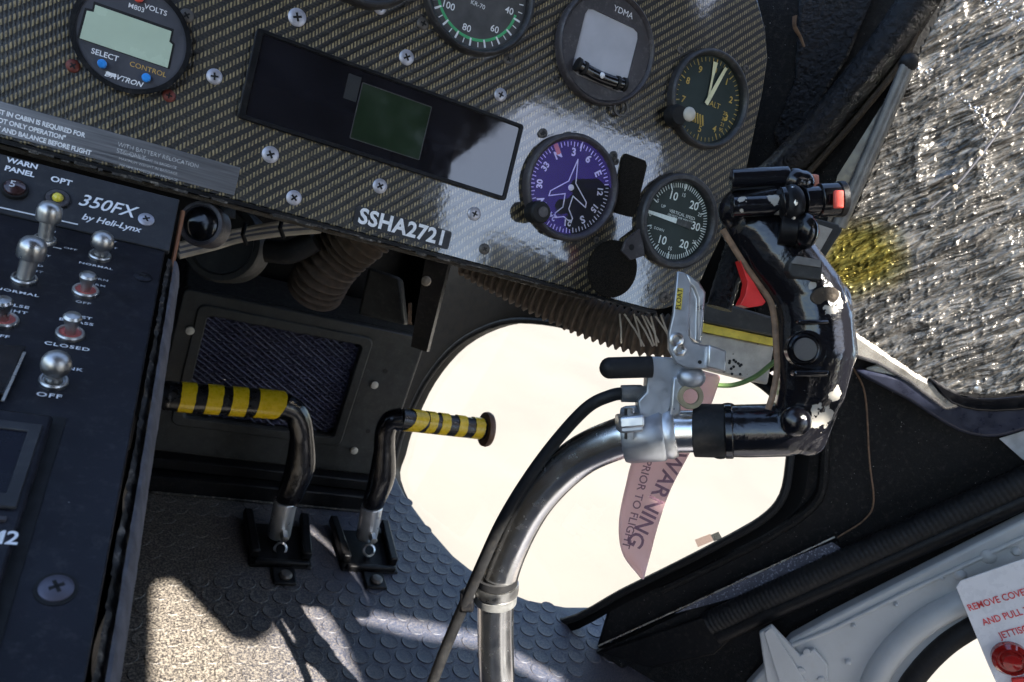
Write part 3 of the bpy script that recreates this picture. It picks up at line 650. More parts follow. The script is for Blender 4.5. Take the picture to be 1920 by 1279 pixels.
def toggle(x, y, stem, rk, shape, red=False, rr=.0058, tilt=(0, 0)):
    P = c2_(x, y); d = unit(N2 + np.array((1, 0, 0)) * tilt[0] + E2 * tilt[1]); ax_ = np.array([unit(np.cross(E2, d)), unit(np.cross(d, unit(np.cross(E2, d)))), d])
    t = B().lathe([(rr, 0), (rr, .0014), (rr * .92, .0020), (rr * .80, .0020), (rr * .74, .0008), (.0001, .0008)], 30, P, AX2).build('toggle_switch', m_steel, cons, world=True)
    if red: B().lathe([(rr * .76, .0007), (rr * .76, .0012), (.0001, .0012)], 26, P, AX2).build('red_collar', pm('red_collar', (.45, .10, .08), .5), t, world=True)
    if shape == 'ball': prof = [(rk * .62, 0), (rk * .58, stem * .30), (rk * .72, stem * .34), (rk * .93, stem * .45), (rk, stem * .58), (rk * .97, stem * .72), (rk * .82, stem * .86), (rk * .55, stem * .95), (rk * .25, stem * .99), (.0001, stem)]
    elif shape == 'lock': prof = [(rk * .60, 0), (rk * .62, stem * .52), (rk * .96, stem * .54), (rk, stem * .58), (rk, stem * .76), (rk * .93, stem * .86), (rk * .70, stem * .945), (rk * .38, stem * .99), (.0001, stem)]
    else: prof = [(rk * .55, 0), (rk * .62, stem * .4), (rk * .9, stem * .7), (rk, stem * .85), (rk * .8, stem * .95), (.0001, stem)]
    B().lathe(prof, 26, P, ax_).build('lever', m_steel, t, world=True)
toggle(84, 452, .0215, .0057, 'lock', rr=.0052, tilt=(0, .12)); toggle(45, 525, .0225, .0059, 'lock', rr=.0054, tilt=(.08, .12)); toggle(187, 482, .0150, .0055, 'ball', rr=.0053); toggle(160, 548, .0110, .0038, 'bat', True)
toggle(131, 628, .0115, .0038, 'bat', True); toggle(100, 717, .0152, .0056, 'ball', rr=.0054); toggle(6, 603, .0120, .0040, 'bat', True, tilt=(-.1, 0))
for s, x, y, z in (('OFF', 132, 467, .0042), ('NORMAL', 180, 499, .0045), ('SET', 83, 479, .0042), ('IN', 98, 434, .0040), ('TEST', 205, 452, .0040), ('ACT', 207, 464, .0040), ('LAND', 60, 496, .0042), ('LIGHT', 58, 507, .0042), ('NORMAL', 32, 548, .0050), ('HORN', 182, 523, .0042), ('ALARM', 174, 533, .0042),
                   ('OFF', 156, 568, .0044), ('PULSE', 27, 573, .0050), ('LIGHT', 22, 583, .0050), ('INLET', 147, 594, .0050), ('BYPASS', 143, 604, .0050), ('OFF', 0, 630, .0046), ('CLOSED', 126, 650, .0056), ('BLANK', 122, 690, .0050), ('OFF', 92, 742, .0062)):
    ctext(s, x, y, z, wide=1.35, bold=.022, spacing=1.15, mat=m_whiteworn if z < .0045 else m_white)
b = B(); p0, p1 = c2_(100, 463, .0003), c2_(115, 467, .0003); b.box((p0 + p1) / 2, (np.linalg.norm(p1 - p0), .0005, .0002), AX2).build('white_line', m_whiteworn, cons, world=True)
# edge-lit glass slip at the left border
pa, pb, pc_, pd = c2_(0, 752, .0006), c2_(46, 660, .0006), c2_(46, 664, .004), c2_(0, 760, .004)
B().prism([c2_(-60, 655, .0004), c2_(47, 660, .0004), c2_(6, 752, .0004), c2_(-100, 745, .0004)], N2 * .0035).build('cover_strip', m_blackgloss, cons, world=True, bevel=.0004)
b = B(); p0, p1 = c2_(46, 661, .004), c2_(5, 752, .004); b.box((p0 + p1) / 2, (.0010, np.linalg.norm(p1 - p0), .0006), [np.cross(unit(p1 - p0), N2), unit(p1 - p0), N2]).build('bright_edge', m_trimmetal, cons, world=True)
# radio
rdo = empty('radio_unit', c2_(20, 950)); tag(rdo, 'black radio unit with dark screen and COM2 legend low in the console', 'radio')
q1 = c2_(124, 786); xr = q1[0]; yb = float((q1 - C0) @ E2)
def cl(x, l, h=0): return C0 + np.array((1, 0, 0)) * (x - C0[0]) + E2 * l + N2 * h
lo = yb - .30
B().prism([cl(xr, yb, .0002), cl(xr, lo, .0002), cl(-.3, lo, .0002), cl(-.3, yb, .0002)], N2 * .0006).build('frame_plate', m_slot, rdo, world=True)
B().prism([cl(xr - .004, yb - .004, .0008), cl(xr - .004, lo, .0008), cl(-.3, lo, .0008), cl(-.3, yb - .004, .0008)], N2 * .004).build('front_case', m_console, rdo, world=True, bevel=.0012)
q2 = c2_(52, 812, .0048); q3 = c2_(0, 955, .0048); xs = q2[0]; ys = float((q2 - C0) @ E2); yl = float((c2_(40, 975, .0048) - C0) @ E2)
B().ringprism([cl(xs + .004, ys + .004, .0048), cl(xs + .004, yl + .004, .0048), cl(-.3, yl + .004, .0048), cl(-.3, ys + .004, .0048)], [cl(xs, ys, .0048), cl(xs, yl + .010, .0048), cl(-.29, yl + .010, .0048), cl(-.29, ys, .0048)], N2 * .0014).build('screen_bezel', m_consolegrey, rdo, world=True, bevel=.0005)
B().prism([cl(xs, ys, .0047), cl(xs, yl + .010, .0047), cl(-.29, yl + .010, .0047), cl(-.29, ys, .0047)], N2 * .0006).build('screen', pm('dark_screen', (.006, .006, .012), .3, spec=.2), rdo, world=True)
B().prism([cl(xr - .008, yl, .0048), cl(xr - .008, yl - .0015, .0048), cl(-.3, yl - .0015, .0048), cl(-.3, yl, .0048)], N2 * .0012).build('seam', m_bezelgrey, rdo, world=True)
text('lettering', 'COM2', c2_(36, 1011, .0050), .0075, m_white, rdo, (1, 0, 0), E2, align='RIGHT', world=True, bold=.02)
# console edge trim and curtain
tr = empty('edge_trim', (X1, .3, .4)); tag(tr, 'worn flaking trim strip along the right edge of the centre console', 'trim')
rnd = np.random.RandomState(3)
def edgefn(off, wd, amp):
    def fn(u_, v_):
        l = .0 + .42 * u_; P = C0 - E2 * l; j = amp * (rnd.rand() - .5)
        return (X1 + .003 + off + wd * v_ + j * .4, P[1], P[2] - .004 - .012 * v_ * v_ + j)
    return fn
B().grid(edgefn(0, .005, .0022), 160, 3).build('flaking_edge', m_wornedge, tr, world=True)
B().grid(edgefn(.0035, .0050, .0006), 80, 4).build('felt_strip', m_felt, tr, world=True)
B().tube([(X1 + .006, T0[1] - .002, T0[2] - .006), (X1 + .006, C0[1], C0[2] - .010), (X1 + .010, C0[1] - .12, C0[2] - .055)], .0013, 10).build('copper_line', m_copper, tr, world=True)
cu = empty('console_curtain', (X1, .3, 0)); tag(cu, 'brown grey leather side curtain hanging rumpled beside the console', 'curtain')
def curt(u_, v_):
    y = .47 - .40 * u_; P = C0 - E2 * (C0[1] - y) / math.cos(a12); top = P[2] - .020
    z = top * (1 - v_) + .0 * v_; bulge = .016 * math.sin(math.pi * min(1, v_ * 1.2)) * (.55 + .45 * math.sin(u_ * 9 + 2.2 * v_)) + .004 * math.sin(u_ * 37 + 5 * v_)
    return (X1 + .005 + bulge * (.10 + .95 * u_), y, z)
B().grid(curt, 90, 40).build('leather_sheet', m_leather, cu, world=True)
sp = [np.array(curt(u_, .16 + .05 * math.sin(u_ * 7))) + (.003, 0, 0) for u_ in np.linspace(.1, 1, 40)]
B().tube(sp, .0022, 8).build('piping', m_wirebrown, cu, world=True)
sp = [np.array(curt(u_, .42 + .06 * math.sin(u_ * 5))) + (.003, 0, 0) for u_ in np.linspace(.25, 1, 40)]
B().tube(sp, [(.0015, .006)] * 40, 8).build('webbing', m_felt, cu, world=True)

# ------------------------------------------------------------------ nose: bulkhead, chin window, side wall
RIGHT, UPV, BACK = RC[:, 0], RC[:, 1], RC[:, 2]
S0 = np.array([.611, .632, 0]); QN = unit((-.707, -.707, 0)); QE = unit((.707, -.707, 0))
def q(x, y, off=0): return on(x, y, S0 + QN * off, QN)
slab('nose_bulkhead', -.4, .37, 1.06, 1.08, -.1, .85, m_black)
slab('nose_bulkhead', .35, .37, .96, 1.06, -.1, .85, m_black)
slab('nose_bulkhead', -.4, -.38, .49, 1.3, -.1, .85, m_black)
slab('nose_light_cover', -.4, .41, .56, 1.32, .80, .82, m_black)  # unseen cover added to keep sky light out of the nose
P1, P2, P3 = q(1170, 1110), q(1470, 800), ony(940, 605, 1.02)
WN = unit(np.cross(P2 - P1, P3 - P1));
if WN @ (EYE - P1) < 0: WN = -WN
win_px = [(735, 900), (745, 850), (760, 800), (800, 715), (860, 645), (940, 606), (1020, 604), (1120, 625), (1250, 655), (1370, 690), (1450, 738), (1486, 800), (1483, 860), (1470, 930), (1430, 975), (1350, 1020), (1260, 1066), (1170, 1110), (1060, 1165), (960, 1150), (860, 1080), (780, 990)]
inn = closedspline([on(x, y, P1, WN) for x, y in win_px], 4); cen = sum(inn) / len(inn)
fr = empty('chin_window', P1); tag(fr, 'black framed chin window showing glaring pale ground', 'window')
mid = [cen + (p - cen) * 1.06 + WN * .004 for p in inn]; outr = []
for p in inn:
    c = RC.T @ (p - EYE); X, Y = 960 + 1400 * c[0] / -c[2], 639.5 - 1400 * c[1] / -c[2]
    outr.append(cen + (p - cen) * (1.07 if (X > 1400 or (Y > 880 and X > 900)) else 2.6) + WN * .004)
b = B(); n = len(inn)
b.add([p - WN * .02 for p in inn] + [p + WN * .001 for p in inn] + mid + outr, [(k * n + i, k * n + (i + 1) % n, (k + 1) * n + (i + 1) % n, (k + 1) * n + i) for k in range(3) for i in range(n)])
b.build('window_frame', m_frame, fr, world=True, smooth=50)
B().tube([p + WN * .002 for p in inn] + [inn[0] + WN * .002], .005, 10).build('window_seal', m_rubber, fr, world=True)
B().prism([cen + (p - cen) * 1.02 - WN * .014 for p in inn[::2]], -WN * .003).build('pane', g_pane, fr, world=True, smooth=0)
st = empty('window_sticker', P1); tag(st, 'small pink and grey sticker on the chin window near its lower edge', 'sticker')
def wpt(x, y, o=0): return on(x, y, P1 + WN * o, WN)
B().prism([wpt(1303, 1012, -.012), wpt(1332, 1001, -.012), wpt(1338, 1014, -.012), wpt(1309, 1026, -.012)], WN * .0005).build('pink_field', glassmat('sticker_pink', (.74, .66, .64), ior=1.2), st, world=True)
B().prism([wpt(1333, 1003, -.012), wpt(1347, 997, -.012), wpt(1354, 1009, -.012), wpt(1339, 1015, -.012)], WN * .0006).build('grey_field', glassmat('sticker_grey', (.34, .36, .37), ior=1.2), st, world=True)

wall_px = [(1085, 1300), (1118, 1216), (1140, 1140), (1170, 1114), (1260, 1070), (1350, 1024), (1432, 978), (1473, 932), (1487, 862), (1492, 800), (1480, 745), (1452, 705), (1420, 600), (1385, 480), (1385, -60), (2060, -60), (2060, 1010), (1920, 1085), (1800, 1150), (1700, 1215), (1620, 1300), (1590, 1400), (1150, 1400)]
sw = empty('side_wall', S0); tag(sw, 'black gritty nose side wall right of the chin window', 'wall')
B().prism([q(x, y) for x, y in wall_px], -QN * .03).build('wall_skin', m_side, sw, world=True, bevel=.004)
# stepped sill around the window corner
rid = smoothpath([q(x, y, .002) for x, y in ((1240, 1105), (1350, 1052), (1450, 1000), (1530, 940), (1545, 870), (1545, 780), (1520, 730))], 6)
B().tube(rid, .006, 10).build('raised_rib', m_side, sw, world=True)
B().tube(smoothpath([q(x, y, .004) for x, y in ((1600, 690), (1622, 740), (1630, 860), (1638, 940), (1620, 975), (1570, 1008))], 6), .0009, 8).build('seam_cord', m_wirebrown, sw, world=True)
B().tube([q(1122, 1211, .012), q(1300, 1130, .012), q(1565, 1007, .012)], .0011, 8).build('bright_edge', m_trimmetal, sw, world=True)
B().prism([q(1118, 1218, .001), q(1570, 1008, .001), q(1590, 1050, .001), q(1440, 1120, .001), q(1330, 1180, .001), q(1160, 1250, .001)], QN * .010).build('sill_ledge', m_side, sw, world=True, bevel=.002)
B().prism([q(1265, 1150, .0112), q(1400, 1080, .0112), q(1560, 1016, .0112), q(1580, 1030, .0112), q(1583, 1050, .0112), q(1420, 1108, .0112)], QN * .0012).build('coarse_pocket', m_speckgrey, sw, world=True)
B().lathe([(.0028, 0), (.0028, .0008)], 14, q(1546, 1045, .0124), [QE, (0, 0, 1), QN]).build('pocket_hole', m_slot, sw, world=True)
b = B()
for x, y, r in ((1452, 1131, .0022), (1464, 1130, .0015), (1379, 1165, .0022), (1390, 1168, .0013)): b.ball(q(x, y, .018), (r, r, r * .5), 10, 6, [QE, (0, 0, 1), QN])
tag(b.build('paint_drips', m_placwhite, sw, world=True), kind='stuff')
B().prism([q(1125, 1222, .012), q(1330, 1150, .012), q(1500, 1078, .012), q(1470, 1110, .012), q(1400, 1170, .012), q(1340, 1225, .012), q(1220, 1250, .012)], QN * .004).build('kick_strip', m_black, sw, world=True, bevel=.002)
# ribbed door seal
se = empty('door_seal', q(1500, 1080)); tag(se, 'ribbed black rubber door seal running along the grey door edge', 'seal')
Q0, Q1 = q(1330, 1168, .022), q(1990, 870, .022); b = B(); nr = 150
pth = [Q0 + (Q1 - Q0) * t for t in np.linspace(0, 1, nr * 2)]
B().tube(pth, [.0140 if i % 4 < 2 else .0134 for i in range(nr * 2)], 14).build('ribbed_tube', m_rubber, se, world=True, smooth=60)
B().tube([q(1345, 1192, .024), q(1990, 905, .024)], .010, 12).build('inner_bead', m_black, se, world=True)

# crinkled blanket
def vnoise(shape, cells, seed):
    r = np.random.RandomState(seed); g_ = r.rand(cells[0] + 2, cells[1] + 2)
    yy = np.linspace(0, cells[0], shape[0]); xx = np.linspace(0, cells[1], shape[1]); yi = yy.astype(int); xi = xx.astype(int); fy = (yy - yi)[:, None]; fx = (xx - xi)[None]
    fy = fy * fy * (3 - 2 * fy); fx = fx * fx * (3 - 2 * fx)
    return (g_[yi][:, xi] * (1 - fy) * (1 - fx) + g_[yi + 1][:, xi] * fy * (1 - fx) + g_[yi][:, xi + 1] * (1 - fy) * fx + g_[yi + 1][:, xi + 1] * fy * fx)
bl_px = [(1800, -60), (1722, 105), (1660, 260), (1600, 400), (1548, 455), (1535, 520), (1560, 585), (1600, 622), (1700, 692), (1780, 735), (1850, 742), (1990, 725), (1990, -60)]
blp = [q(x, y, .035) for x, y in bl_px]
def qc(P): return float((P - S0) @ QE), float(P[2])
pol2 = [qc(P) for P in blp]; xs_ = [p[0] for p in pol2]; zs_ = [p[1] for p in pol2]; nx = 420; nz = 420
ridge = np.zeros((nz, nx)); AA = rad(42)
U, V_ = np.meshgrid(np.linspace(0, 1, nx), np.linspace(0, 1, nz)); ca, sa = math.cos(AA), math.sin(AA)
big = vnoise((900, 900), (230, 20), 1), vnoise((900, 900), (380, 50), 2), vnoise((900, 900), (26, 8), 3), vnoise((900, 900), (120, 60), 4)
A_ = (U * ca + V_ * sa) / 1.5; B_ = (-U * sa + V_ * ca + .8) / 1.9
warp = vnoise((nz, nx), (14, 14), 5) * .010; B_ = B_ + warp
ii = np.clip((B_ * 899).astype(int), 0, 899); jj = np.clip((A_ * 899).astype(int), 0, 899)
for nz_, am in zip(big, (.0019, .0010, .0050, .0010)): ridge += am * (1 - np.abs(2 * nz_[ii, jj] - 1)) ** 1.6
vv = []; idx = -np.ones((nz, nx), int); ff = []
for j in range(nz):
    for i in range(nx):
        x_ = min(xs_) + (max(xs_) - min(xs_)) * i / (nx - 1); z_ = min(zs_) + (max(zs_) - min(zs_)) * j / (nz - 1)
        vv.append((x_, z_))
ins = np.zeros((nz, nx), bool); X_ = np.array([p[0] for p in vv]).reshape(nz, nx); Z_ = np.array([p[1] for p in vv]).reshape(nz, nx)
for k_ in range(len(pol2)):
    (xa, za), (xb, zb) = pol2[k_], pol2[(k_ + 1) % len(pol2)]
    with np.errstate(divide='ignore', invalid='ignore'): ins ^= ((za > Z_) != (zb > Z_)) & (X_ < (xb - xa) * (Z_ - za) / (zb - za) + xa)
verts = (S0 + QN * .030)[None, None] + QE[None, None] * X_[..., None] + np.array([0, 0, 1.])[None, None] * Z_[..., None] + QN[None, None] * ridge[..., None]
b = B(); b.v = [tuple(p) for p in verts.reshape(-1, 3)]
b.f = [(j * nx + i, j * nx + i + 1, (j + 1) * nx + i + 1, (j + 1) * nx + i) for j in range(nz - 1) for i in range(nx - 1) if ins[j, i] and ins[j + 1, i + 1] and ins[j, i + 1] and ins[j + 1, i]]
used = np.unique(np.array(b.f)); remap = -np.ones(nx * nz, int); remap[used] = np.arange(len(used)); b.v = [b.v[i] for i in used]; b.f = [tuple(int(remap[i]) for i in f) for f in b.f]
bk = empty('insulation_blanket', q(1750, 600)); tag(bk, 'crinkled dark silvery insulation blanket filling the upper right corner', 'blanket')
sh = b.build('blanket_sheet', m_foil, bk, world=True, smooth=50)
so_ = sh.modifiers.new('thickness', 'SOLIDIFY'); so_.thickness = .003; so_.offset = -1
for s_px in ([(1720, 120), (1790, 180), (1835, 210), (1850, 250), (1845, 330), (1860, 370)], [(1810, 375), (1870, 420), (1920, 440)], [(1780, 560), (1850, 600)], [(1840, 0), (1900, 30), (1930, 45)]):
    pp_ = smoothpath([q(x, y, .044) for x, y in s_px], 16); b = B()
    for P in pp_:
        b.ball(P + QE * random.gauss(0, .0022) + np.array((0, 0, random.gauss(0, .0022))), random.choice((.0005, .0007, .0009, .0012, .0018)), 6, 4)
    tag(b.build('glitter_crease', m_chrome, bk, world=True), kind='stuff')
b = B().tube(smoothpath([q(x, y, .045) for x, y in ((1925, 165), (1880, 235), (1840, 290), (1790, 350), (1745, 390))], 8), .0010, 8).build('twine', m_felt, bk, world=True)
for x, y in ((1880, 233), (1838, 288), (1790, 352)): B().ball(q(x, y, .045), (.0034, .0022, .003), 10, 6).build('knot', m_wirewhite, bk, world=True)

# pillars and trim on the wall
pi = empty('windscreen_pillar', q(1600, 180)); tag(pi, 'black textured windscreen pillar slanting beside the blanket at the top', 'pillar')
B().tube(smoothpath([q(x, y, .030) for x, y in ((1752, -50), (1690, 50), (1610, 155), (1540, 240), (1470, 315), (1430, 350))], 6), .019, 18).build('pillar_tube', m_pillar, pi, world=True)
B().prism([q(x, y, .012) for x, y in ((1500, -60), (1660, -60), (1590, 110), (1470, 300), (1450, 250), (1490, 150))], QN * .006).build('pillar_fairing', m_pillar, pi, world=True, bevel=.005)
B().tube(smoothpath([q(x, y, .036) for x, y in ((1745, -20), (1700, 100), (1620, 205), (1560, 275), (1500, 340))], 6), .0035, 8).build('edge_piping', m_leather, pi, world=True)
B().tube(smoothpath([q(x, y, .026) for x, y in ((1490, 30), (1490, 50), (1500, 68), (1508, 88))], 6), [(.0008, .0034 - .002 * k / 18) for k in range(19)], 8).build('peeling_strip', m_wirebrown, pi, world=True)
su = empty('support_strut', q(1630, 300)); tag(su, 'grey metal strut standing at the left edge of the blanket', 'strut')
B().tube([q(1702, 125, .055), q(1640, 270, .055), q(1572, 425, .055)], [(.0085, .006)] * 3, 14).build('strut_bar', m_strut, su, world=True)
B().ball(q(1704, 118, .055), .009, 12, 8).build('end_cap', m_rubber, su, world=True)
wd = empty('window_triangle', q(1590, 260)); tag(wd, 'dark triangular quarter pane between pillar and strut', 'pane')
B().prism([q(1690, 140, .026), q(1570, 330, .026), q(1550, 420, .026), q(1590, 420, .026), q(1665, 250, .026)], QN * .003).build('pane', m_blackgloss, wd, world=True)
tm = empty('lower_trim', q(1700, 700)); tag(tm, 'worn metal and dark blue trim strip under the blanket', 'trim')
B().prism([q(x, y, .030) for x, y in ((1560, 600), (1605, 622), (1660, 660), (1720, 700), (1790, 735), (1800, 760), (1770, 768), (1700, 715), (1640, 680), (1590, 665))], QN * .010).build('metal_strip', m_trimmetal, tm, world=True, bevel=.004)
B().prism([q(x, y, .026) for x, y in ((1620, 690), (1700, 725), (1790, 770), (1800, 752), (1720, 715), (1650, 680))], QN * .008).build('pale_strip', m_rivet, tm, world=True, bevel=.003)
B().prism(closedspline([q(x, y, .020) for x, y in ((1600, 690), (1700, 745), (1790, 800), (1860, 812), (1930, 795), (1990, 790), (1990, 735), (1920, 742), (1850, 748), (1790, 742), (1700, 705))], 3), QN * .018).build('navy_strip', m_navytrim, tm, world=True, bevel=.005)
B().prism(closedspline([q(x, y, .030) for x, y in ((1740, 705), (1800, 735), (1860, 742), (1990, 728), (1990, 752), (1860, 768), (1780, 752))], 3), QN * .012).build('black_lip', m_blackgloss, tm, world=True, bevel=.003)
B().lathe([(.0040, 0), (.0036, .002), (.0001, .003)], 16, q(1832, 730, .043), [QE, (0, 0, 1), QN]).build('rivet', m_steel, tm, world=True)
tp = empty('pale_tape', q(1910, 840)); tag(tp, 'pale grey tape corner at the right edge under the blue trim', 'tape')
B().prism([q(1873, 822, .004), q(1990, 785, .004), q(1990, 900, .004), q(1925, 868, .004)], QN * .0015).build('tape', pm('tape_pale_grey', (.5, .52, .54), .6), tp, world=True)

# ------------------------------------------------------------------ under the panel
kp = empty('kick_panel', (.2, .92, 0)); tag(kp, 'dark grey metal kick panel with recessed blue mesh behind the pedals', 'panel')
ko = [(.044, .92, .045), (.359, .92, .045), (.356, .92, .268), (.042, .92, .276)]
kpx = [ony(x, y, .92) for x, y in ((354, 770), (624, 828), (672, 642), (390, 578))]
ki = [(p[0], .92, p[2]) for p in kpx]
def orect(x0, z0, x1, z1, r, y): return [(p[0], y, p[1]) for p in rrect(x0, z0, x1, z1, r)]
xi0, xi1, zi0, zi1 = .076, .272, .100, .243
B().ringprism(orect(.043, .045, .358, .270, .006, .92), orect(xi0, zi0, xi1, zi1, .008, .92), (0, .012, 0)).build('front_plate', m_kick, kp, world=True, bevel=.003)
B().ringprism(orect(xi0 - .013, zi0 - .013, xi1 + .013, zi1 + .013, .010, .916), orect(xi0, zi0, xi1, zi1, .006, .916), (0, .004, 0)).build('raised_bead', m_kick, kp, world=True, bevel=.0018)
B().prism(orect(.043, .045, .358, .270, .006, .933), (0, .1, 0)).build('box_body', m_kick, kp, world=True)
B().prism(orect(xi0, zi0, xi1, zi1, .006, .9315), (0, .001, 0)).build('backing', m_mesh, kp, world=True)
b = B(); st_ = .0072
for k_ in range(-40, 80):
    for sgn_ in (1, -1):
        # slanted wires clipped to the opening
        pts = []
        for t in np.linspace(0, 1, 25):
            x = xi0 + (xi1 - xi0) * t; z = zi0 + (k_ * st_) + sgn_ * .62 * (x - xi0)
            if zi0 + .001 < z < zi1 - .001: pts.append((x, .927 + (.0012 if (int(t * 24) + k_) % 2 else -.0008) * sgn_, z))
        if len(pts) > 2: b.tube(pts, .0016, 5, caps=False)
tag(b.build('wire_mesh', m_mesh, kp, world=True), kind='stuff')
for x, y in ((356, 620), (702, 722), (664, 845)): B().lathe([(.0056, 0), (.0050, .002), (.0001, .0032)], 18, ony(x, y, .9165) , [(1, 0, 0), (0, 0, 1), (0, -1, 0)]).build('rivet', m_rivet, kp, world=True)
for x, y in ((722, 696), (690, 808)): B().lathe([(.0035, 0), (.0035, .0006)], 14, ony(x, y, .9198), [(1, 0, 0), (0, 0, 1), (0, -1, 0)]).build('bolt_hole', m_slot, kp, world=True)
B().box((.2, .914, .036), (.325, .02, .016)).box((.2, .905, .014), (.325, .03, .024)).build('base_ledges', m_black, kp, world=True, bevel=.002)
B().tube([(.06, .889, .003), (.36, .889, .003)], .0014, 8).build('base_bead', m_wornedge, kp, world=True)

def hose(path, r, mat, nm, par, ribs=.010, amp=.12):
    P = smoothpath(path, 40); L = 0; R = []
    for i, p in enumerate(P):
        if i: L += np.linalg.norm(p - P[i - 1])
        R.append(r * (1 + amp * math.sin(2 * math.pi * L / ribs)))
    return B().tube(P, R, 22).build(nm, mat, par, world=True, smooth=60)
h1 = empty('air_hose', at(630, 470, .62)); tag(h1, 'tan corrugated air hose hanging under the panel above the kick panel', 'hose', 'corrugated hoses under the panel')
hose([at(735, 395, .64), at(690, 430, .64), at(650, 462, .65), at(615, 500, .66), at(590, 545, .68)], .0225, m_hose, 'hose_tube', h1, .0078, .15)
h2 = empty('air_hose', at(1080, 570, .62)); tag(h2, 'tan corrugated air hose crossing above the chin window to the lever', 'hose', 'corrugated hoses under the panel')
hose([at(880, 480, .70), at(960, 525, .69), at(1050, 570, .68), at(1140, 607, .67), at(1230, 630, .66), at(1300, 630, .66)], .0185, m_hose, 'hose_tube', h2, .0068, .12)
b = B()
for k_ in range(9):
    t = k_ / 9; A0 = at(1165 + 85 * t + random.uniform(-6, 6), 588 + 10 * random.random(), .625); A1 = at(1180 + 85 * t + random.uniform(-20, 20), 640 + 10 * random.random(), .63); b.tube([A0, (A0 + A1) / 2 - BACK * -.004, A1], .0008, 6)
tag(b.build('loose_fibres', m_wirewhite, h2, world=True), kind='stuff')
cbl = empty('cable_bundle', at(440, 450, .56)); tag(cbl, 'cream cable bundle with black ties under the left panel corner', 'cables')
for k_ in range(5):
    o_y = k_ * 5 - 8; B().tube(smoothpath([at(335, 468 + o_y, .545), at(400, 452 + o_y, .56), at(450, 440 + o_y * .8, .57), at(520, 428 + o_y * .9, .58), at(600, 420 + o_y, .60)], 8), .0026, 8).build('cable', m_wirewhite if k_ % 2 == 0 else m_felt, cbl, world=True)
for x, y in ((457, 440), (527, 428)): B().tube([at(x + 3, y - 20, .555), at(x - 2, y, .548), at(x + 5, y + 18, .555)], .0016, 8).build('cable_tie', m_black, cbl, world=True)
B().tube(smoothpath([at(500, 470, .62), at(545, 472, .62), at(590, 450, .62)], 8), .010, 12).build('sleeve', m_rubber, cbl, world=True)
bw = empty('blower_housing', at(415, 460, .70)); tag(bw, 'dark round blower housing half hidden under the panel corner', 'housing')
bx = np.array([RIGHT, UPV, BACK]); B().lathe([(.036, -.03), (.038, 0), (.036, .004), (.031, .005), (.029, .001), (.0001, .0)], 40, at(418, 455, .70), bx).build('drum', m_kick, bw, world=True)
kn = empty('vent_knob', at(378, 420, .47)); tag(kn, 'glossy black round vent knob in the corner between console and panel', 'vent')
B().lathe([(.0142, -.012), (.0145, 0), (.0138, .0022), (.0118, .0026), (.0112, .0012), (.0100, .0010)], 44, at(378, 420, .47), bx, close=False).build('rim', m_bezelgrey, kn, world=True)
B().lathe([(.0113, .0008), (.0095, .0030), (.006, .0046), (.0001, .0053)], 40, at(378, 420, .47), bx).build('dome', m_blackgloss, kn, world=True)
B().box(at(405, 392, .485), (.018, .010, .02), bx).build('mounting', m_black, kn, world=True)
br = empty('cavity_bracket', at(760, 560, .85)); tag(br, 'dark metal bracket and post beside the kick panel under the label', 'bracket')
B().prism([at(800, 470, .86), at(845, 480, .86), at(800, 660, .94), at(770, 650, .94)], BACK * -.03).build('post', m_black, br, world=True)
B().prism([at(690, 500, .93), at(750, 520, .93), at(760, 610, .95), at(670, 590, .95)], BACK * -.03).build('plate', m_kick, br, world=True, bevel=.004)
B().lathe([(.006, 0), (.005, .004), (.0001, .006)], 14, at(799, 527, .86), bx).build('rivet', m_wirewhite, br, world=True)
B().box(at(769, 588, .92), (.004, .026, .006), bx).build('tab', m_wirebrown, br, world=True)

# box behind the lever
wb = empty('equipment_box', at(1385, 650, .60)); tag(wb, 'pale box with yellow strip under a black beam behind the float lever', 'box')
def boxpx(pts, d, th): return B().prism([at(x, y, d) for x, y in pts], -BACK * th)
boxpx(((1312, 622), (1452, 650), (1440, 722), (1330, 694), (1300, 680)), .61, .05).build('case', m_box, wb, world=True, bevel=.002)
boxpx(((1310, 604), (1450, 634), (1450, 649), (1312, 621)), .607, .05).build('yellow_strip', m_yellowstrip, wb, world=True)
boxpx(((1320, 568), (1380, 574), (1456, 596), (1456, 632), (1318, 603)), .60, .05).build('black_beam', m_kick, wb, world=True, bevel=.002)
b = B()
for k_ in range(12): x = 1375 + random.gauss(0, 10); y = 685 + random.gauss(0, 8); b.ball(at(x, y, .6095), (.0012, .0012, .0004), 8, 4, bx)
tag(b.build('dirt_marks', m_slot, wb, world=True), kind='stuff')
gw = empty('green_wire', at(1400, 710, .57)); tag(gw, 'green wire looping from the pale box to the grip', 'wire')
B().tube(smoothpath([at(1335, 722, .575), at(1375, 722, .57), at(1415, 707, .56), at(1455, 676, .55)], 8), .0019, 8).build('wire', m_wiregreen, gw, world=True)

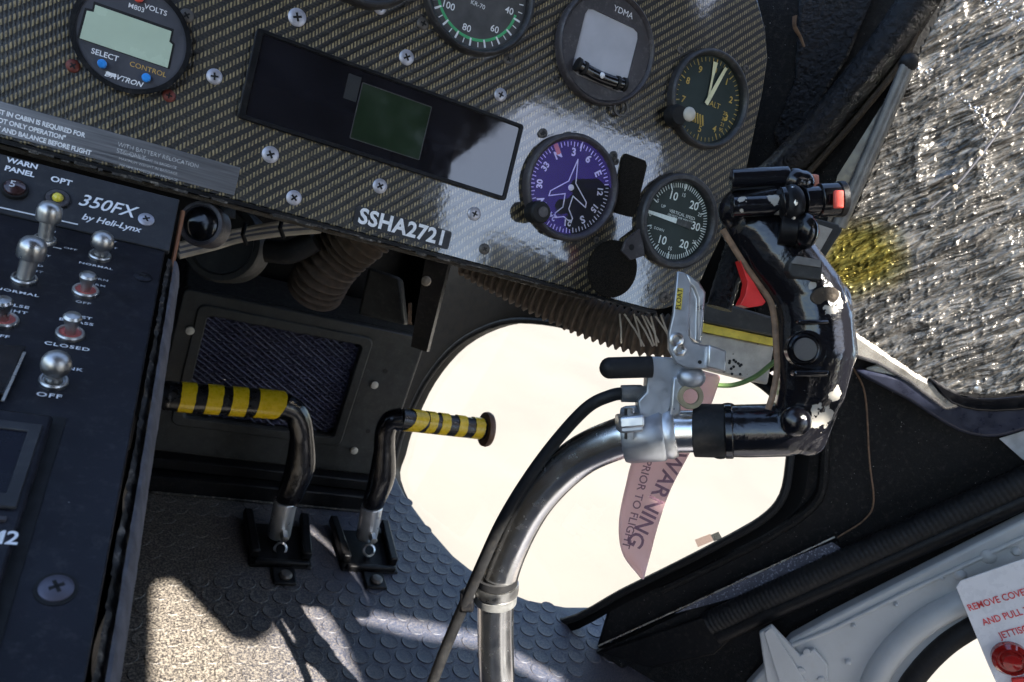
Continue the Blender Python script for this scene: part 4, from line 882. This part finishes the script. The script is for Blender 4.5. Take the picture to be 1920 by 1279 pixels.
# ------------------------------------------------------------------ pedals
def pedal(kind):
    left = kind == 'left'
    e = empty('rudder_pedal', (.21 if left else .325, .80, 0))
    tag(e, 'left rudder pedal with wide yellow and black tape bands' if left else 'right rudder pedal with yellow black tape ending in a rusty brown disc', 'pedal', 'rudder pedals')
    Y = .81; r = .0165 if left else .0138
    if left: path = [(315, 742), (360, 746), (430, 751), (500, 757), (530, 760)]; arm = [(530, 760), (552, 772), (563, 795), (566, 830), (562, 880), (545, 925), (536, 945)]
    else: path = [(912, 805), (880, 802), (820, 795), (770, 789), (752, 786)]; arm = [(752, 786), (732, 790), (722, 812), (720, 850), (716, 895), (703, 935), (697, 955)]
    P = smoothpath([ony(x, y, Y) for x, y in path], 6); B().tube(P, r, 22).build('foot_bar', m_tapeblack, e, world=True)
    A = smoothpath([ony(x, y, Y) for x, y in arm], 6); na = len(A); rr = []
    for i in range(na):
        t = i / (na - 1); wv_ = np.interp(t, [0, .2, .45, .65, .85, 1], [1, .86, .86, 1.12, .96, .80]); rr.append((r * .86 * wv_, r * 1.0 * wv_))
    if not left: rr = [(a_ * 1.12, b_ * 1.12) for a_, b_ in rr]
    B().tube(A, rr, 22).build('arm', m_grip_plain, e, world=True)
    bands = ((335, 362), (382, 411), (428, 458), (475, 520)) if left else ((760, 783), (793, 808), (818, 834), (850, 866), (882, 900))
    pa_, pb_ = ony(*path[0], Y), ony(*path[-1], Y); xa, xb = path[0][0], path[-1][0]
    for k_, (b0, b1) in enumerate(bands):
        f0, f1 = (b0 - xa) / (xb - xa), (b1 - xa) / (xb - xa); c0, c1_ = pa_ + (pb_ - pa_) * f0, pa_ + (pb_ - pa_) * f1
        d = unit(c1_ - c0); ln = np.linalg.norm(c1_ - c0); a_ = unit(np.cross(d, (0, 0, 1))); bb = np.cross(d, a_); v = []; n = 28
        slant = (.008 if k_ == 3 else .0015) if left else (.010 if k_ == 0 else .004 if k_ == 1 else .002)
        for t in (0, 1):
            for k2 in range(n):
                th = 2 * math.pi * k2 / n; v.append(c0 + d * (ln * t + slant * math.sin(th + 2.5) * (1 if t or not left else (.5 if k_ == 3 else 1)) + random.uniform(-1, 1) * .0004) + (a_ * math.cos(th) + bb * math.sin(th)) * (r + .0007))
        B().add(v, [(k2, (k2 + 1) % n, n + (k2 + 1) % n, n + k2) for k2 in range(n)]).build('yellow_band', m_yellow, e, world=True, smooth=60)
    if left:
        B().ball(P[0], r * 1.02, 18, 10).build('end_cap', m_tapeblack, e, world=True)
    else:
        dx = unit(P[0] - P[3]); a_ = unit(np.cross(dx, (0, 0, 1))); B().lathe([(.0225, -.004), (.0235, 0), (.022, .004), (.0001, .005)], 30, P[0], [a_, np.cross(dx, a_), dx]).build('end_disc', m_rustdisc, e, world=True)
    s0, s1 = (ony(536, 938, Y), ony(523, 1003, Y)) if left else (ony(698, 948, Y), ony(687, 1006, Y))
    sl_ = B().tube([s0, s1], r * .86 if left else r * 1.02, 24).build('sleeve', m_alu, e, world=True, bevel=.001)
    bp = s0 + (s1 - s0) * .75 - np.array((0, .02, 0)); B().lathe([(.0055, -.006), (.0055, .004), (.0045, .0065), (.0001, .007)], 6, bp + np.array((.003, 0, 0)), [(1, 0, 0), (0, 0, 1), (0, -1, 0)]).build('bolt', m_steel, sl_, world=True)
    B().lathe([(.0085, -.004), (.0085, .0), (.006, .001), (.006, -.003)], 18, bp + np.array((.002, -.004, -.016)), [(1, 0, 0), (0, .6, .8), (0, -.8, .6)], close=False).build('ring_nut', m_steel, sl_, world=True)
    bx_, by_ = s1[0], .80
    B().box((bx_, by_ - .001, .002), (.076, .084, .004)).build('base_plate', m_black, e, world=True, bevel=.002)
    for s in (-1, 1): B().box((bx_ + s * .034, by_ + .012, .010), (.011, .086, .012), [(1, 0, 0), (s * .06, 1, 0), (0, 0, 1)]).build('side_flange', m_black, e, world=True, bevel=.002)
    B().box((bx_, by_ - .040, .006), (.066, .007, .008)).build('front_flange', m_black, e, world=True, bevel=.002)
    B().box((bx_ + .002, by_ - .060, .003), (.028, .030, .004)).build('anchor_tab', m_black, e, world=True, bevel=.002)
    B().lathe([(.0080, .005), (.0080, .007), (.006, .0095), (.0001, .0105)], 20, (bx_ + .003, by_ - .062, 0)).build('anchor_bolt', m_screwdark, e, world=True)
    return e
m_grip_plain = pm('crackled_black_paint', (.004, .004, .006), .10, bump=.45, bs=180, dd=.0012, coat=.3, rv=.05)
pedal('left'); pedal('right')

# ------------------------------------------------------------------ cyclic stick
cy = empty('cyclic_stick', at(935, 1320, .64)); tag(cy, 'polished curved cyclic stick with chipped black grip, red trigger and silver float lever', 'control stick')
stick = smoothpath([at(938, 1400, .65), at(932, 1279, .62), at(929, 1190, .61), at(932, 1105, .60), at(956, 1025, .59), at(1005, 935, .57), at(1078, 862, .555), at(1150, 826, .54), at(1210, 812, .53), at(1320, 808, .52)], 8)
B().tube(stick, .0148, 32).build('tube', m_chrome, cy, world=True, smooth=60)
dax = unit(at(932, 1085, .598) - at(930, 1120, .602)); a_ = unit(np.cross(dax, BACK)); rx = [a_, np.cross(dax, a_), dax]
B().lathe([(.0150, -.004), (.0182, -.004), (.0185, 0), (.0182, .004), (.0150, .004)], 32, at(930, 1100, .60), rx, close=False).build('ring_clamp', m_steel, cy, world=True)
B().lathe([(.0150, -.003), (.0176, -.003), (.0178, .003), (.0150, .003)], 32, at(930, 1084, .598), rx, close=False).build('ring_clamp', m_rubber, cy, world=True)
B().lathe([(.0150, -.003), (.0172, -.003), (.0174, .003), (.0150, .003)], 32, at(929, 1120, .602), rx, close=False).build('ring_clamp', m_strut, cy, world=True)
B().box(at(876, 1126, .595), (.011, .016, .012), bx).build('cable_clip', m_black, cy, world=True, bevel=.002)
B().box(at(880, 1112, .594), (.010, .006, .010), bx).build('cable_clip', m_steel, cy, world=True, bevel=.001)
B().tube(smoothpath([at(1176, 737, .528), at(1145, 742, .53), at(1100, 765, .535), at(1040, 830, .548), at(985, 905, .558), at(940, 980, .568), at(905, 1055, .58), at(880, 1112, .59), at(850, 1180, .60), at(822, 1250, .605), at(800, 1310, .61)], 8), .0046, 12).build('cable', m_rubber, cy, world=True)
# collar and bracket
ta = unit(at(1250, 810, .526) - at(1170, 816, .534)); tb_ = unit(np.cross(ta, BACK)); tc_ = np.cross(ta, tb_); tx = [tb_, tc_, ta]
K0 = at(1215, 812, .5305)
B().lathe([(.0149, -.017), (.0195, -.017), (.0205, -.014), (.0205, .010), (.0185, .013), (.0149, .013)], 36, K0, tx, close=False).build('collar', m_alugrey, cy, world=True)
B().lathe([(.0149, .012), (.0190, .012), (.0195, .016), (.0180, .0195), (.0149, .0195)], 36, K0, tx, close=False).build('collar_lip', m_alu, cy, world=True)
B().box(at(1180, 788, .508), (.017, .008, .022), [ta, UPV, BACK]).build('clamp_ear', m_alu, cy, world=True, bevel=.0015)
B().box(at(1180, 800, .509), (.016, .006, .020), [ta, UPV, BACK]).build('clamp_ear', m_alugrey, cy, world=True, bevel=.0015)
for y in (774, 815): B().lathe([(.0034, -.003), (.0034, .003)], 6, at(1180, y, .505), [RIGHT, BACK, UPV]).build('clamp_bolt', m_steel, cy, world=True)
def plate(pts, d, th, nm, mat, bev=.0012): return B().prism([at(x, y, d) for x, y in pts], -BACK * th).build(nm, mat, cy, world=True, bevel=bev)
plate(((1215, 668), (1285, 672), (1288, 700), (1263, 712), (1259, 762), (1250, 782), (1200, 790), (1196, 752), (1212, 735)), .515, .014, 'bracket_block', m_alugrey)
plate(((1262, 708), (1290, 700), (1292, 726), (1276, 738), (1277, 776), (1256, 782), (1259, 752)), .513, .012, 'bracket_web', m_alu)
lv = plate(((1270, 508), (1286, 512), (1296, 530), (1292, 630), (1300, 642), (1336, 650), (1334, 690), (1318, 692), (1290, 692), (1268, 682), (1254, 655), (1254, 625), (1262, 590)), .503, .005, 'float_lever', m_alugrey, .001)
B().prism([at(x, y, .503) for x, y in ((1286, 512), (1312, 528), (1324, 548), (1320, 600), (1316, 644), (1306, 640), (1308, 560), (1300, 540), (1290, 530))], -BACK * .012).build('lever_flange', m_alu, lv, world=True, bevel=.0015)
B().prism([at(x, y, .506) for x, y in ((1288, 530), (1300, 540), (1308, 560), (1306, 640), (1294, 632))], -BACK * .003).build('lever_recess', m_alu, lv, world=True)
B().prism([at(x, y, .498) for x, y in ((1329, 646), (1363, 658), (1361, 698), (1326, 688))], -BACK * .018).build('lever_stop', m_alu, lv, world=True, bevel=.0012)
for x, y, r in ((1268, 637, .0048), (1274, 656, .0046)): B().lathe([(r, 0), (r, .0015), (r * .7, .0022), (r * .4, .0012), (.0001, .0012)], 6 if r < .0047 else 20, at(x, y, .5025), bx).build('pivot_bolt', m_steel, lv, world=True)
B().lathe([(.0013, 0), (.0013, .0005)], 12, at(1312, 679, .5025), bx).build('pin_hole', m_slot, lv, world=True)
B().prism([at(x, y, .5024) for x, y in ((1270, 540), (1281, 541), (1277, 581), (1266, 580))], BACK * .0004).build('label', m_yellowstrip, lv, world=True)
text('lettering', 'FLOAT', at(1273.5, 561, .5018), .0046, m_slot, lv, unit(at(1277, 541, .5) - at(1272, 580, .5)), -RIGHT, world=True, bold=.01)
B().tube([at(1145, 690, .505), at(1180, 689, .505), at(1222, 688, .505)], .0074, 18).build('rubber_handle', m_rubber, cy, world=True)
B().ball(at(1144, 690, .505), .0074, 16, 10).build('handle_tip', m_rubber, cy, world=True)
B().lathe([(.0060, -.008), (.0062, 0), (.0062, .006), (.0050, .008)], 12, at(1186, 738, .525), [BACK, UPV, RIGHT]).build('cable_ferrule', m_strut, cy, world=True)
B().lathe([(.0055, -.001), (.0085, -.001), (.009, .001), (.0085, .003), (.0055, .003), (.005, .001), (.0055, -.001)], 28, at(1294, 743, .512), bx, close=False).build('ring_pull', pm('olive_ring', (.33, .28, .18), .5, .4), cy, world=True)
B().ball(at(1296, 708, .512), (.010, .008, .006), 16, 10, bx).build('ring_lug', m_alugrey, cy, world=True)

# grip: one remeshed body
def capsule(b, p, q_, r0_, r1_, n=18, m=6):
    p = np.asarray(p); q_ = np.asarray(q_); b.tube([p + (q_ - p) * t for t in np.linspace(0, 1, m)], [r0_ + (r1_ - r0_) * t for t in np.linspace(0, 1, m)], n); b.ball(p, r0_, n, 10); b.ball(q_, r1_, n, 10)
G = B(); pxr = .49 / 1400
chain = [((1478, 806), .502, 50), ((1505, 775), .498, 54), ((1522, 725), .495, 62), ((1530, 660), .492, 70), ((1528, 600), .492, 67), ((1514, 550), .494, 64), ((1486, 512), .496, 64), ((1456, 474), .498, 66), ((1424, 432), .50, 60)]
for (a_, d0, r0_), (b_, d1, r1_) in zip(chain[:-1], chain[1:]): capsule(G, at(*a_, d0), at(*b_, d1), r0_ * pxr, r1_ * pxr)
G.tube([at(1340, 808, .516), at(1400, 808, .511), at(1480, 806, .502)], [51 * pxr, 52 * pxr, 51 * pxr], 30)
capsule(G, at(1410, 405, .505), at(1470, 440, .50), 50 * pxr, 50 * pxr); capsule(G, at(1390, 395, .50), at(1450, 385, .495), 44 * pxr, 46 * pxr)
capsule(G, at(1385, 430, .51), at(1400, 370, .51), 34 * pxr, 34 * pxr)
capsule(G, at(1560, 560, .492), at(1570, 660, .492), 34 * pxr, 36 * pxr); capsule(G, at(1570, 660, .492), at(1535, 770, .496), 34 * pxr, 34 * pxr); capsule(G, at(1535, 770, .496), at(1515, 822, .50), 34 * pxr, 34 * pxr)
go = G.build('grip_body', m_grip, cy, world=True)
rm = go.modifiers.new('remesh', 'REMESH'); rm.mode = 'VOXEL'; rm.voxel_size = .0011
sm = go.modifiers.new('smooth', 'SMOOTH'); sm.factor = .5; sm.iterations = 7
def cyl(p, q_, r, nm, mat, n=28, par=None, bev=.0008): return B().tube([p, q_], r, n).build(nm, mat, par or cy, world=True, bevel=bev)
cyl(at(1302, 807, .521), at(1362, 808, .514), 51 * pxr * 1.04, 'grip_sleeve', m_rubber)
cyl(at(1358, 808, .5145), at(1374, 808, .513), 52.5 * pxr * 1.04, 'sleeve_band', m_blackgloss)
for x, y in ((1365, 760), (1350, 856)): B().ball(at(x, y, .513), (.0045, .0018, .004), 12, 8, bx).build('set_screw', m_rubber, cy, world=True)
# switches on the head
cyl(at(1372, 388, .478), at(1466, 384, .474), 19 * pxr, 'upper_switch_barrel', m_grip)
cyl(at(1370, 338, .490), at(1478, 333, .486), 21 * pxr, 'rear_switch_barrel', m_grip)
sh_ = cyl(at(1462, 385, .474), at(1490, 382, .473), 33 * pxr, 'trim_switch', m_blackgloss)
B().ball(at(1484, 383, .470), (.0085, .0125, .009), 18, 12, bx).build('switch_hat', m_black, sh_, world=True)
B().tube([at(1486, 352, .466), at(1492, 380, .462), at(1487, 412, .466)], .0016, 8).build('switch_guard', m_steel, sh_, world=True)
capsule_b = B(); capsule(capsule_b, at(1490, 340, .484), at(1504, 342, .484), 24 * pxr, 22 * pxr); capsule_b.build('hat_switch', m_grip, cy, world=True)
B().box(at(1524, 348, .486), (.0065, .014, .008), bx).build('orange_key', pm('faded_orange', (.55, .20, .13), .6, var=.4, vs=300), cy, world=True, bevel=.002)
cyl(at(1505, 378, .480), at(1535, 376, .480), 27 * pxr, 'button_housing', m_grip)
tb2 = cyl(at(1533, 376, .480), at(1572, 374, .480), 31 * pxr, 'talk_button_body', m_blackgloss)
cyl(at(1568, 374, .480), at(1582, 373, .480), 33 * pxr, 'button_collar', m_black, par=tb2)
B().box(at(1572, 374, .4665), (.0062, .0112, .003), bx).build('button_face', m_redglow, tb2, world=True, bevel=.001)
cyl(at(1462, 428, .475), at(1496, 432, .472), 29 * pxr, 'lower_hat_base', m_black)
B().ball(at(1508, 433, .470), (.008, .012, .012), 20, 12, bx).build('lower_hat', m_blackgloss, cy, world=True)
B().box(at(1520, 432, .476), (.006, .012, .006), bx).build('orange_key', bpy.data.materials['faded_orange'], cy, world=True, bevel=.002)
B().prism([at(x, y, .468) for x, y in ((1481, 492), (1492, 480), (1540, 487), (1543, 497), (1540, 526), (1486, 520), (1478, 508))], -BACK * .016).build('side_switch', m_kick, cy, world=True, bevel=.001)
B().prism([at(x, y, .4675) for x, y in ((1483, 491), (1493, 480), (1539, 488), (1538, 502), (1484, 495))], BACK * .0012).build('switch_top', m_strut, cy, world=True, bevel=.0004)
th = B().lathe([(.0010, -.006), (.0095, -.004), (.0098, 0), (.0088, .0012), (.0078, .0006), (.0070, .0016), (.0001, .0020)], 34, at(1508, 655, .4665), bx).build('thumb_button', m_blackgloss, cy, world=True)
k = N('knurled_grey'); k.set('Base Color', (.20, .195, .185, 1)); k.set('Metallic', .7); k.set('Roughness', .4); k.bump(k.noise(1100, 3, .8), 1, .002)
B().lathe([(.0072, .0014), (.0070, .0024), (.0001, .0026)], 30, at(1508, 655, .4665), bx).build('knurled_face', k.m, th, world=True)
B().ringprism([at(1513 + 37 * math.cos(t), 655 + 36 * math.sin(t), .4672) for t in np.linspace(0, 6.283, 37)[:-1]], [at(1508 + 31 * math.cos(t), 655 + 31 * math.sin(t), .4672) for t in np.linspace(0, 6.283, 37)[:-1]], -BACK * .006).build('button_rim', m_grip, cy, world=True, bevel=.0006)
t_ = np.linspace(0, 6.283, 33)[:-1]; B().prism([at(1548 + 27 * math.cos(t), 555 + 18 * math.sin(t) - 3 * math.cos(t), .4705) for t in t_], -BACK * .004).build('oval_plug', m_leather, cy, world=True, bevel=.0008)
B().box(at(1522, 604, .4705), (.020, .003, .008), bx).build('molded_ridge', m_grip, cy, world=True, bevel=.0015)
B().box(at(1518, 700, .4685), (.022, .004, .008), bx).build('molded_ridge', m_grip, cy, world=True, bevel=.0015)
B().ball(at(1492, 790, .478), (.010, .010, .008), 18, 12, bx).build('elbow_boss', m_grip_plain, cy, world=True)
cd_ = empty('stained_card', at(1535, 445, .56)); tag(cd_, 'pale card with red stain in a dark frame behind the grip switches', 'card')
B().prism([at(x, y, .562) for x, y in ((1500, 402), (1572, 420), (1580, 432), (1545, 486), (1490, 470))], -BACK * .006).build('frame', m_kick, cd_, world=True, bevel=.001)
B().prism([at(x, y, .561) for x, y in ((1515, 415), (1560, 430), (1534, 476), (1500, 464))], BACK * .001).build('card', m_box, cd_, world=True)
B().prism([at(x, y, .5595) for x, y in ((1515, 416), (1533, 421), (1536, 436), (1524, 448), (1512, 436))], BACK * .0006).build('red_stain', m_redglow, cd_, world=True)
# trigger side
tr_ = B().prism([at(x, y, .490) for x, y in ((1388, 487), (1396, 505), (1414, 530), (1436, 566), (1430, 573), (1405, 577), (1388, 572), (1398, 553), (1402, 530))], -BACK * .012).build('trigger', m_red, cy, world=True, bevel=.0015)
B().tube(smoothpath([at(x, y, .492) for x, y in ((1355, 430), (1372, 458), (1392, 490), (1420, 530), (1444, 565), (1452, 600), (1455, 645), (1457, 690), (1450, 735), (1440, 768))], 6), [(.0008, .0020)] * 55, 8).build('grip_edge_strip', m_wirebrown, cy, world=True)
kk = B().tube(smoothpath([at(x, y, .515) for x, y in ((1385, 455), (1372, 500), (1358, 545), (1348, 578))], 5), [24 * pxr + .0006 * (i % 2) for i in range(16)], 20).build('knurled_barrel', m_pillar, cy, world=True)

# warning ribbon
rb = empty('warning_ribbon', at(1250, 850, .56)); tag(rb, 'pale red warning ribbon hanging below the silver clamp with dark lettering', 'ribbon')
lf = smoothpath([np.array(p, float) for p in ((1300, 690), (1262, 760), (1195, 845), (1172, 915), (1160, 985), (1168, 1040), (1200, 1083))], 8)
rt = smoothpath([np.array(p, float) for p in ((1352, 705), (1335, 755), (1300, 835), (1258, 915), (1232, 990), (1218, 1045), (1207, 1087))], 8)
nL = len(lf)
def ribf(u_, v_):
    i = min(nL - 1, int(round(v_ * (nL - 1)))); p = lf[i] * (1 - u_) + rt[i] * u_
    return at(p[0], p[1], .566 + .0035 * math.sin(v_ * 7 + 2.5 * u_) + .0012 * math.sin(v_ * 19 - 5 * u_))
o = B().grid(ribf, 8, nL - 1).build('ribbon_cloth', m_ribbon, rb, world=True, smooth=60); sd = o.modifiers.new('thickness', 'SOLIDIFY'); sd.thickness = .0006
def ribtext(s, p0, p1, size, b_=.01):
    A0, A1 = at(*p0, .5600), at(*p1, .5600); d = unit(A1 - A0); text('lettering', s, (A0 + A1) / 2, size, m_greytext, rb, d, np.cross(BACK, d), world=True, bold=b_, wide=1.0)
ribtext('WARNING', (1262, 870), (1197, 1002), .0165, .015)
ribtext('PRIOR TO FLIGHT', (1215, 862), (1172, 1028), .0085)

# ------------------------------------------------------------------ door
dr = empty('cabin_door', q(1600, 1200, .04)); tag(dr, 'pale grey cabin door with rounded window opening at the lower right corner', 'door')
D = .040
inner = [(1990, 1112), (1920, 1136), (1845, 1165), (1775, 1208), (1722, 1262), (1695, 1310), (1685, 1400)]
B().prism([q(x, y, D) for x, y in [(1330, 1400), (1400, 1290), (1482, 1200), (1560, 1157), (1700, 1086), (1920, 975), (1990, 940)]] + [q(x, y, D) for x, y in inner], -QN * .02).build('door_skin', m_door, dr, world=True, bevel=.003)
B().tube([q(1480, 1212, D + .001), q(1560, 1180, D + .001), q(1700, 1110, D + .001), q(1990, 975, D + .001)], .0025, 10).build('edge_bead', m_door, dr, world=True)
bd = smoothpath([q(x, y, D + .001) for x, y in ((1990, 1062), (1900, 1095), (1800, 1130), (1725, 1172), (1665, 1232), (1632, 1300), (1625, 1400))], 6)
B().tube(bd, .013, 18).build('rolled_lip', m_door, dr, world=True)
gs = smoothpath([q(x, y, D + .002) for x, y in inner], 6)
B().tube(gs, .0105, 14).build('window_gasket', m_rubber, dr, world=True)
B().prism([q(x, y, D - .012) for x, y in inner] + [q(1990, 1400, D - .012)], -QN * .003).build('window_pane', g_pane, dr, world=True, smooth=0)
for x, y, r in ((1853, 1043, .0075), (1800, 1077, .0062), (1905, 1033, .005), (1765, 1082, .003), (1600, 1172, .0028), (1680, 1132, .0028), (1590, 1240, .0035)): B().lathe([(r, 0), (r * .95, .002), (r * .6, .0042), (.0001, .005)], 22, q(x, y, D), [QE, (0, 0, 1), QN]).build('rivet', m_door, dr, world=True)
hg = B().prism([q(x, y, D + .001) for x, y in ((1424, 1182), (1447, 1168), (1500, 1224), (1526, 1212), (1552, 1243), (1556, 1400), (1456, 1400))], QN * .006).build('hinge_bracket', m_door, dr, world=True, bevel=.0015)
B().prism([q(x, y, D + .0072) for x, y in ((1432, 1184), (1447, 1174), (1515, 1282), (1515, 1400), (1500, 1400))], QN * .003).build('hinge_rib', m_door, hg, world=True, bevel=.001)
for x, y in ((1513, 1223), (1502, 1257), (1466, 1268), (1540, 1275)): B().lathe([(.0045, 0), (.004, .002), (.0001, .003)], 16, q(x, y, D + .0071), [QE, (0, 0, 1), QN]).build('rivet', m_door, hg, world=True)
pc = empty('jettison_placard', q(1850, 1150, .06)); tag(pc, 'white placard with red door jettison instructions on the grey door', 'placard')
PD = D + .022
B().prism(closedspline([q(x, y, PD) for x, y in ((1792, 1100), (1800, 1088), (1900, 1053), (1990, 1025), (1990, 1320), (1886, 1320), (1850, 1240))], 1), QN * .0015).build('plate', m_placwhite, pc, world=True, bevel=.0005)
d0 = unit(q(1920, 1112, PD) - q(1820, 1141, PD)); u0 = np.cross(QN, d0)
for s, x, y, z in (('REMOVE COVER', 1815, 1141, .0098), ('AND PULL TO', 1842, 1168, .0098), ('JETTISON', 1874, 1193, .0098)): text('lettering', s, q(x, y, PD + .002), z, m_redtext, pc, d0, u0, align='LEFT', world=True, wide=.80, bold=.015)
hd = empty('release_knob', q(1893, 1232, .07)); tag(hd, 'round glossy red release knob below the red lettering', 'knob')
qa = [QE, (0, 0, 1), QN]
B().lathe([(.0165, 0), (.0165, .006), (.0135, .010), (.0115, .007), (.010, .007), (.008, .012), (.0001, .013)], 36, q(1893, 1232, PD + .0018), qa).build('knob', m_redlens, hd, world=True)
B().prism([q(x, y, PD + .002) for x, y in ((1895, 1270), (1990, 1262), (1990, 1320), (1905, 1320))], QN * .004).build('handle_bar', m_red, hd, world=True, bevel=.001)
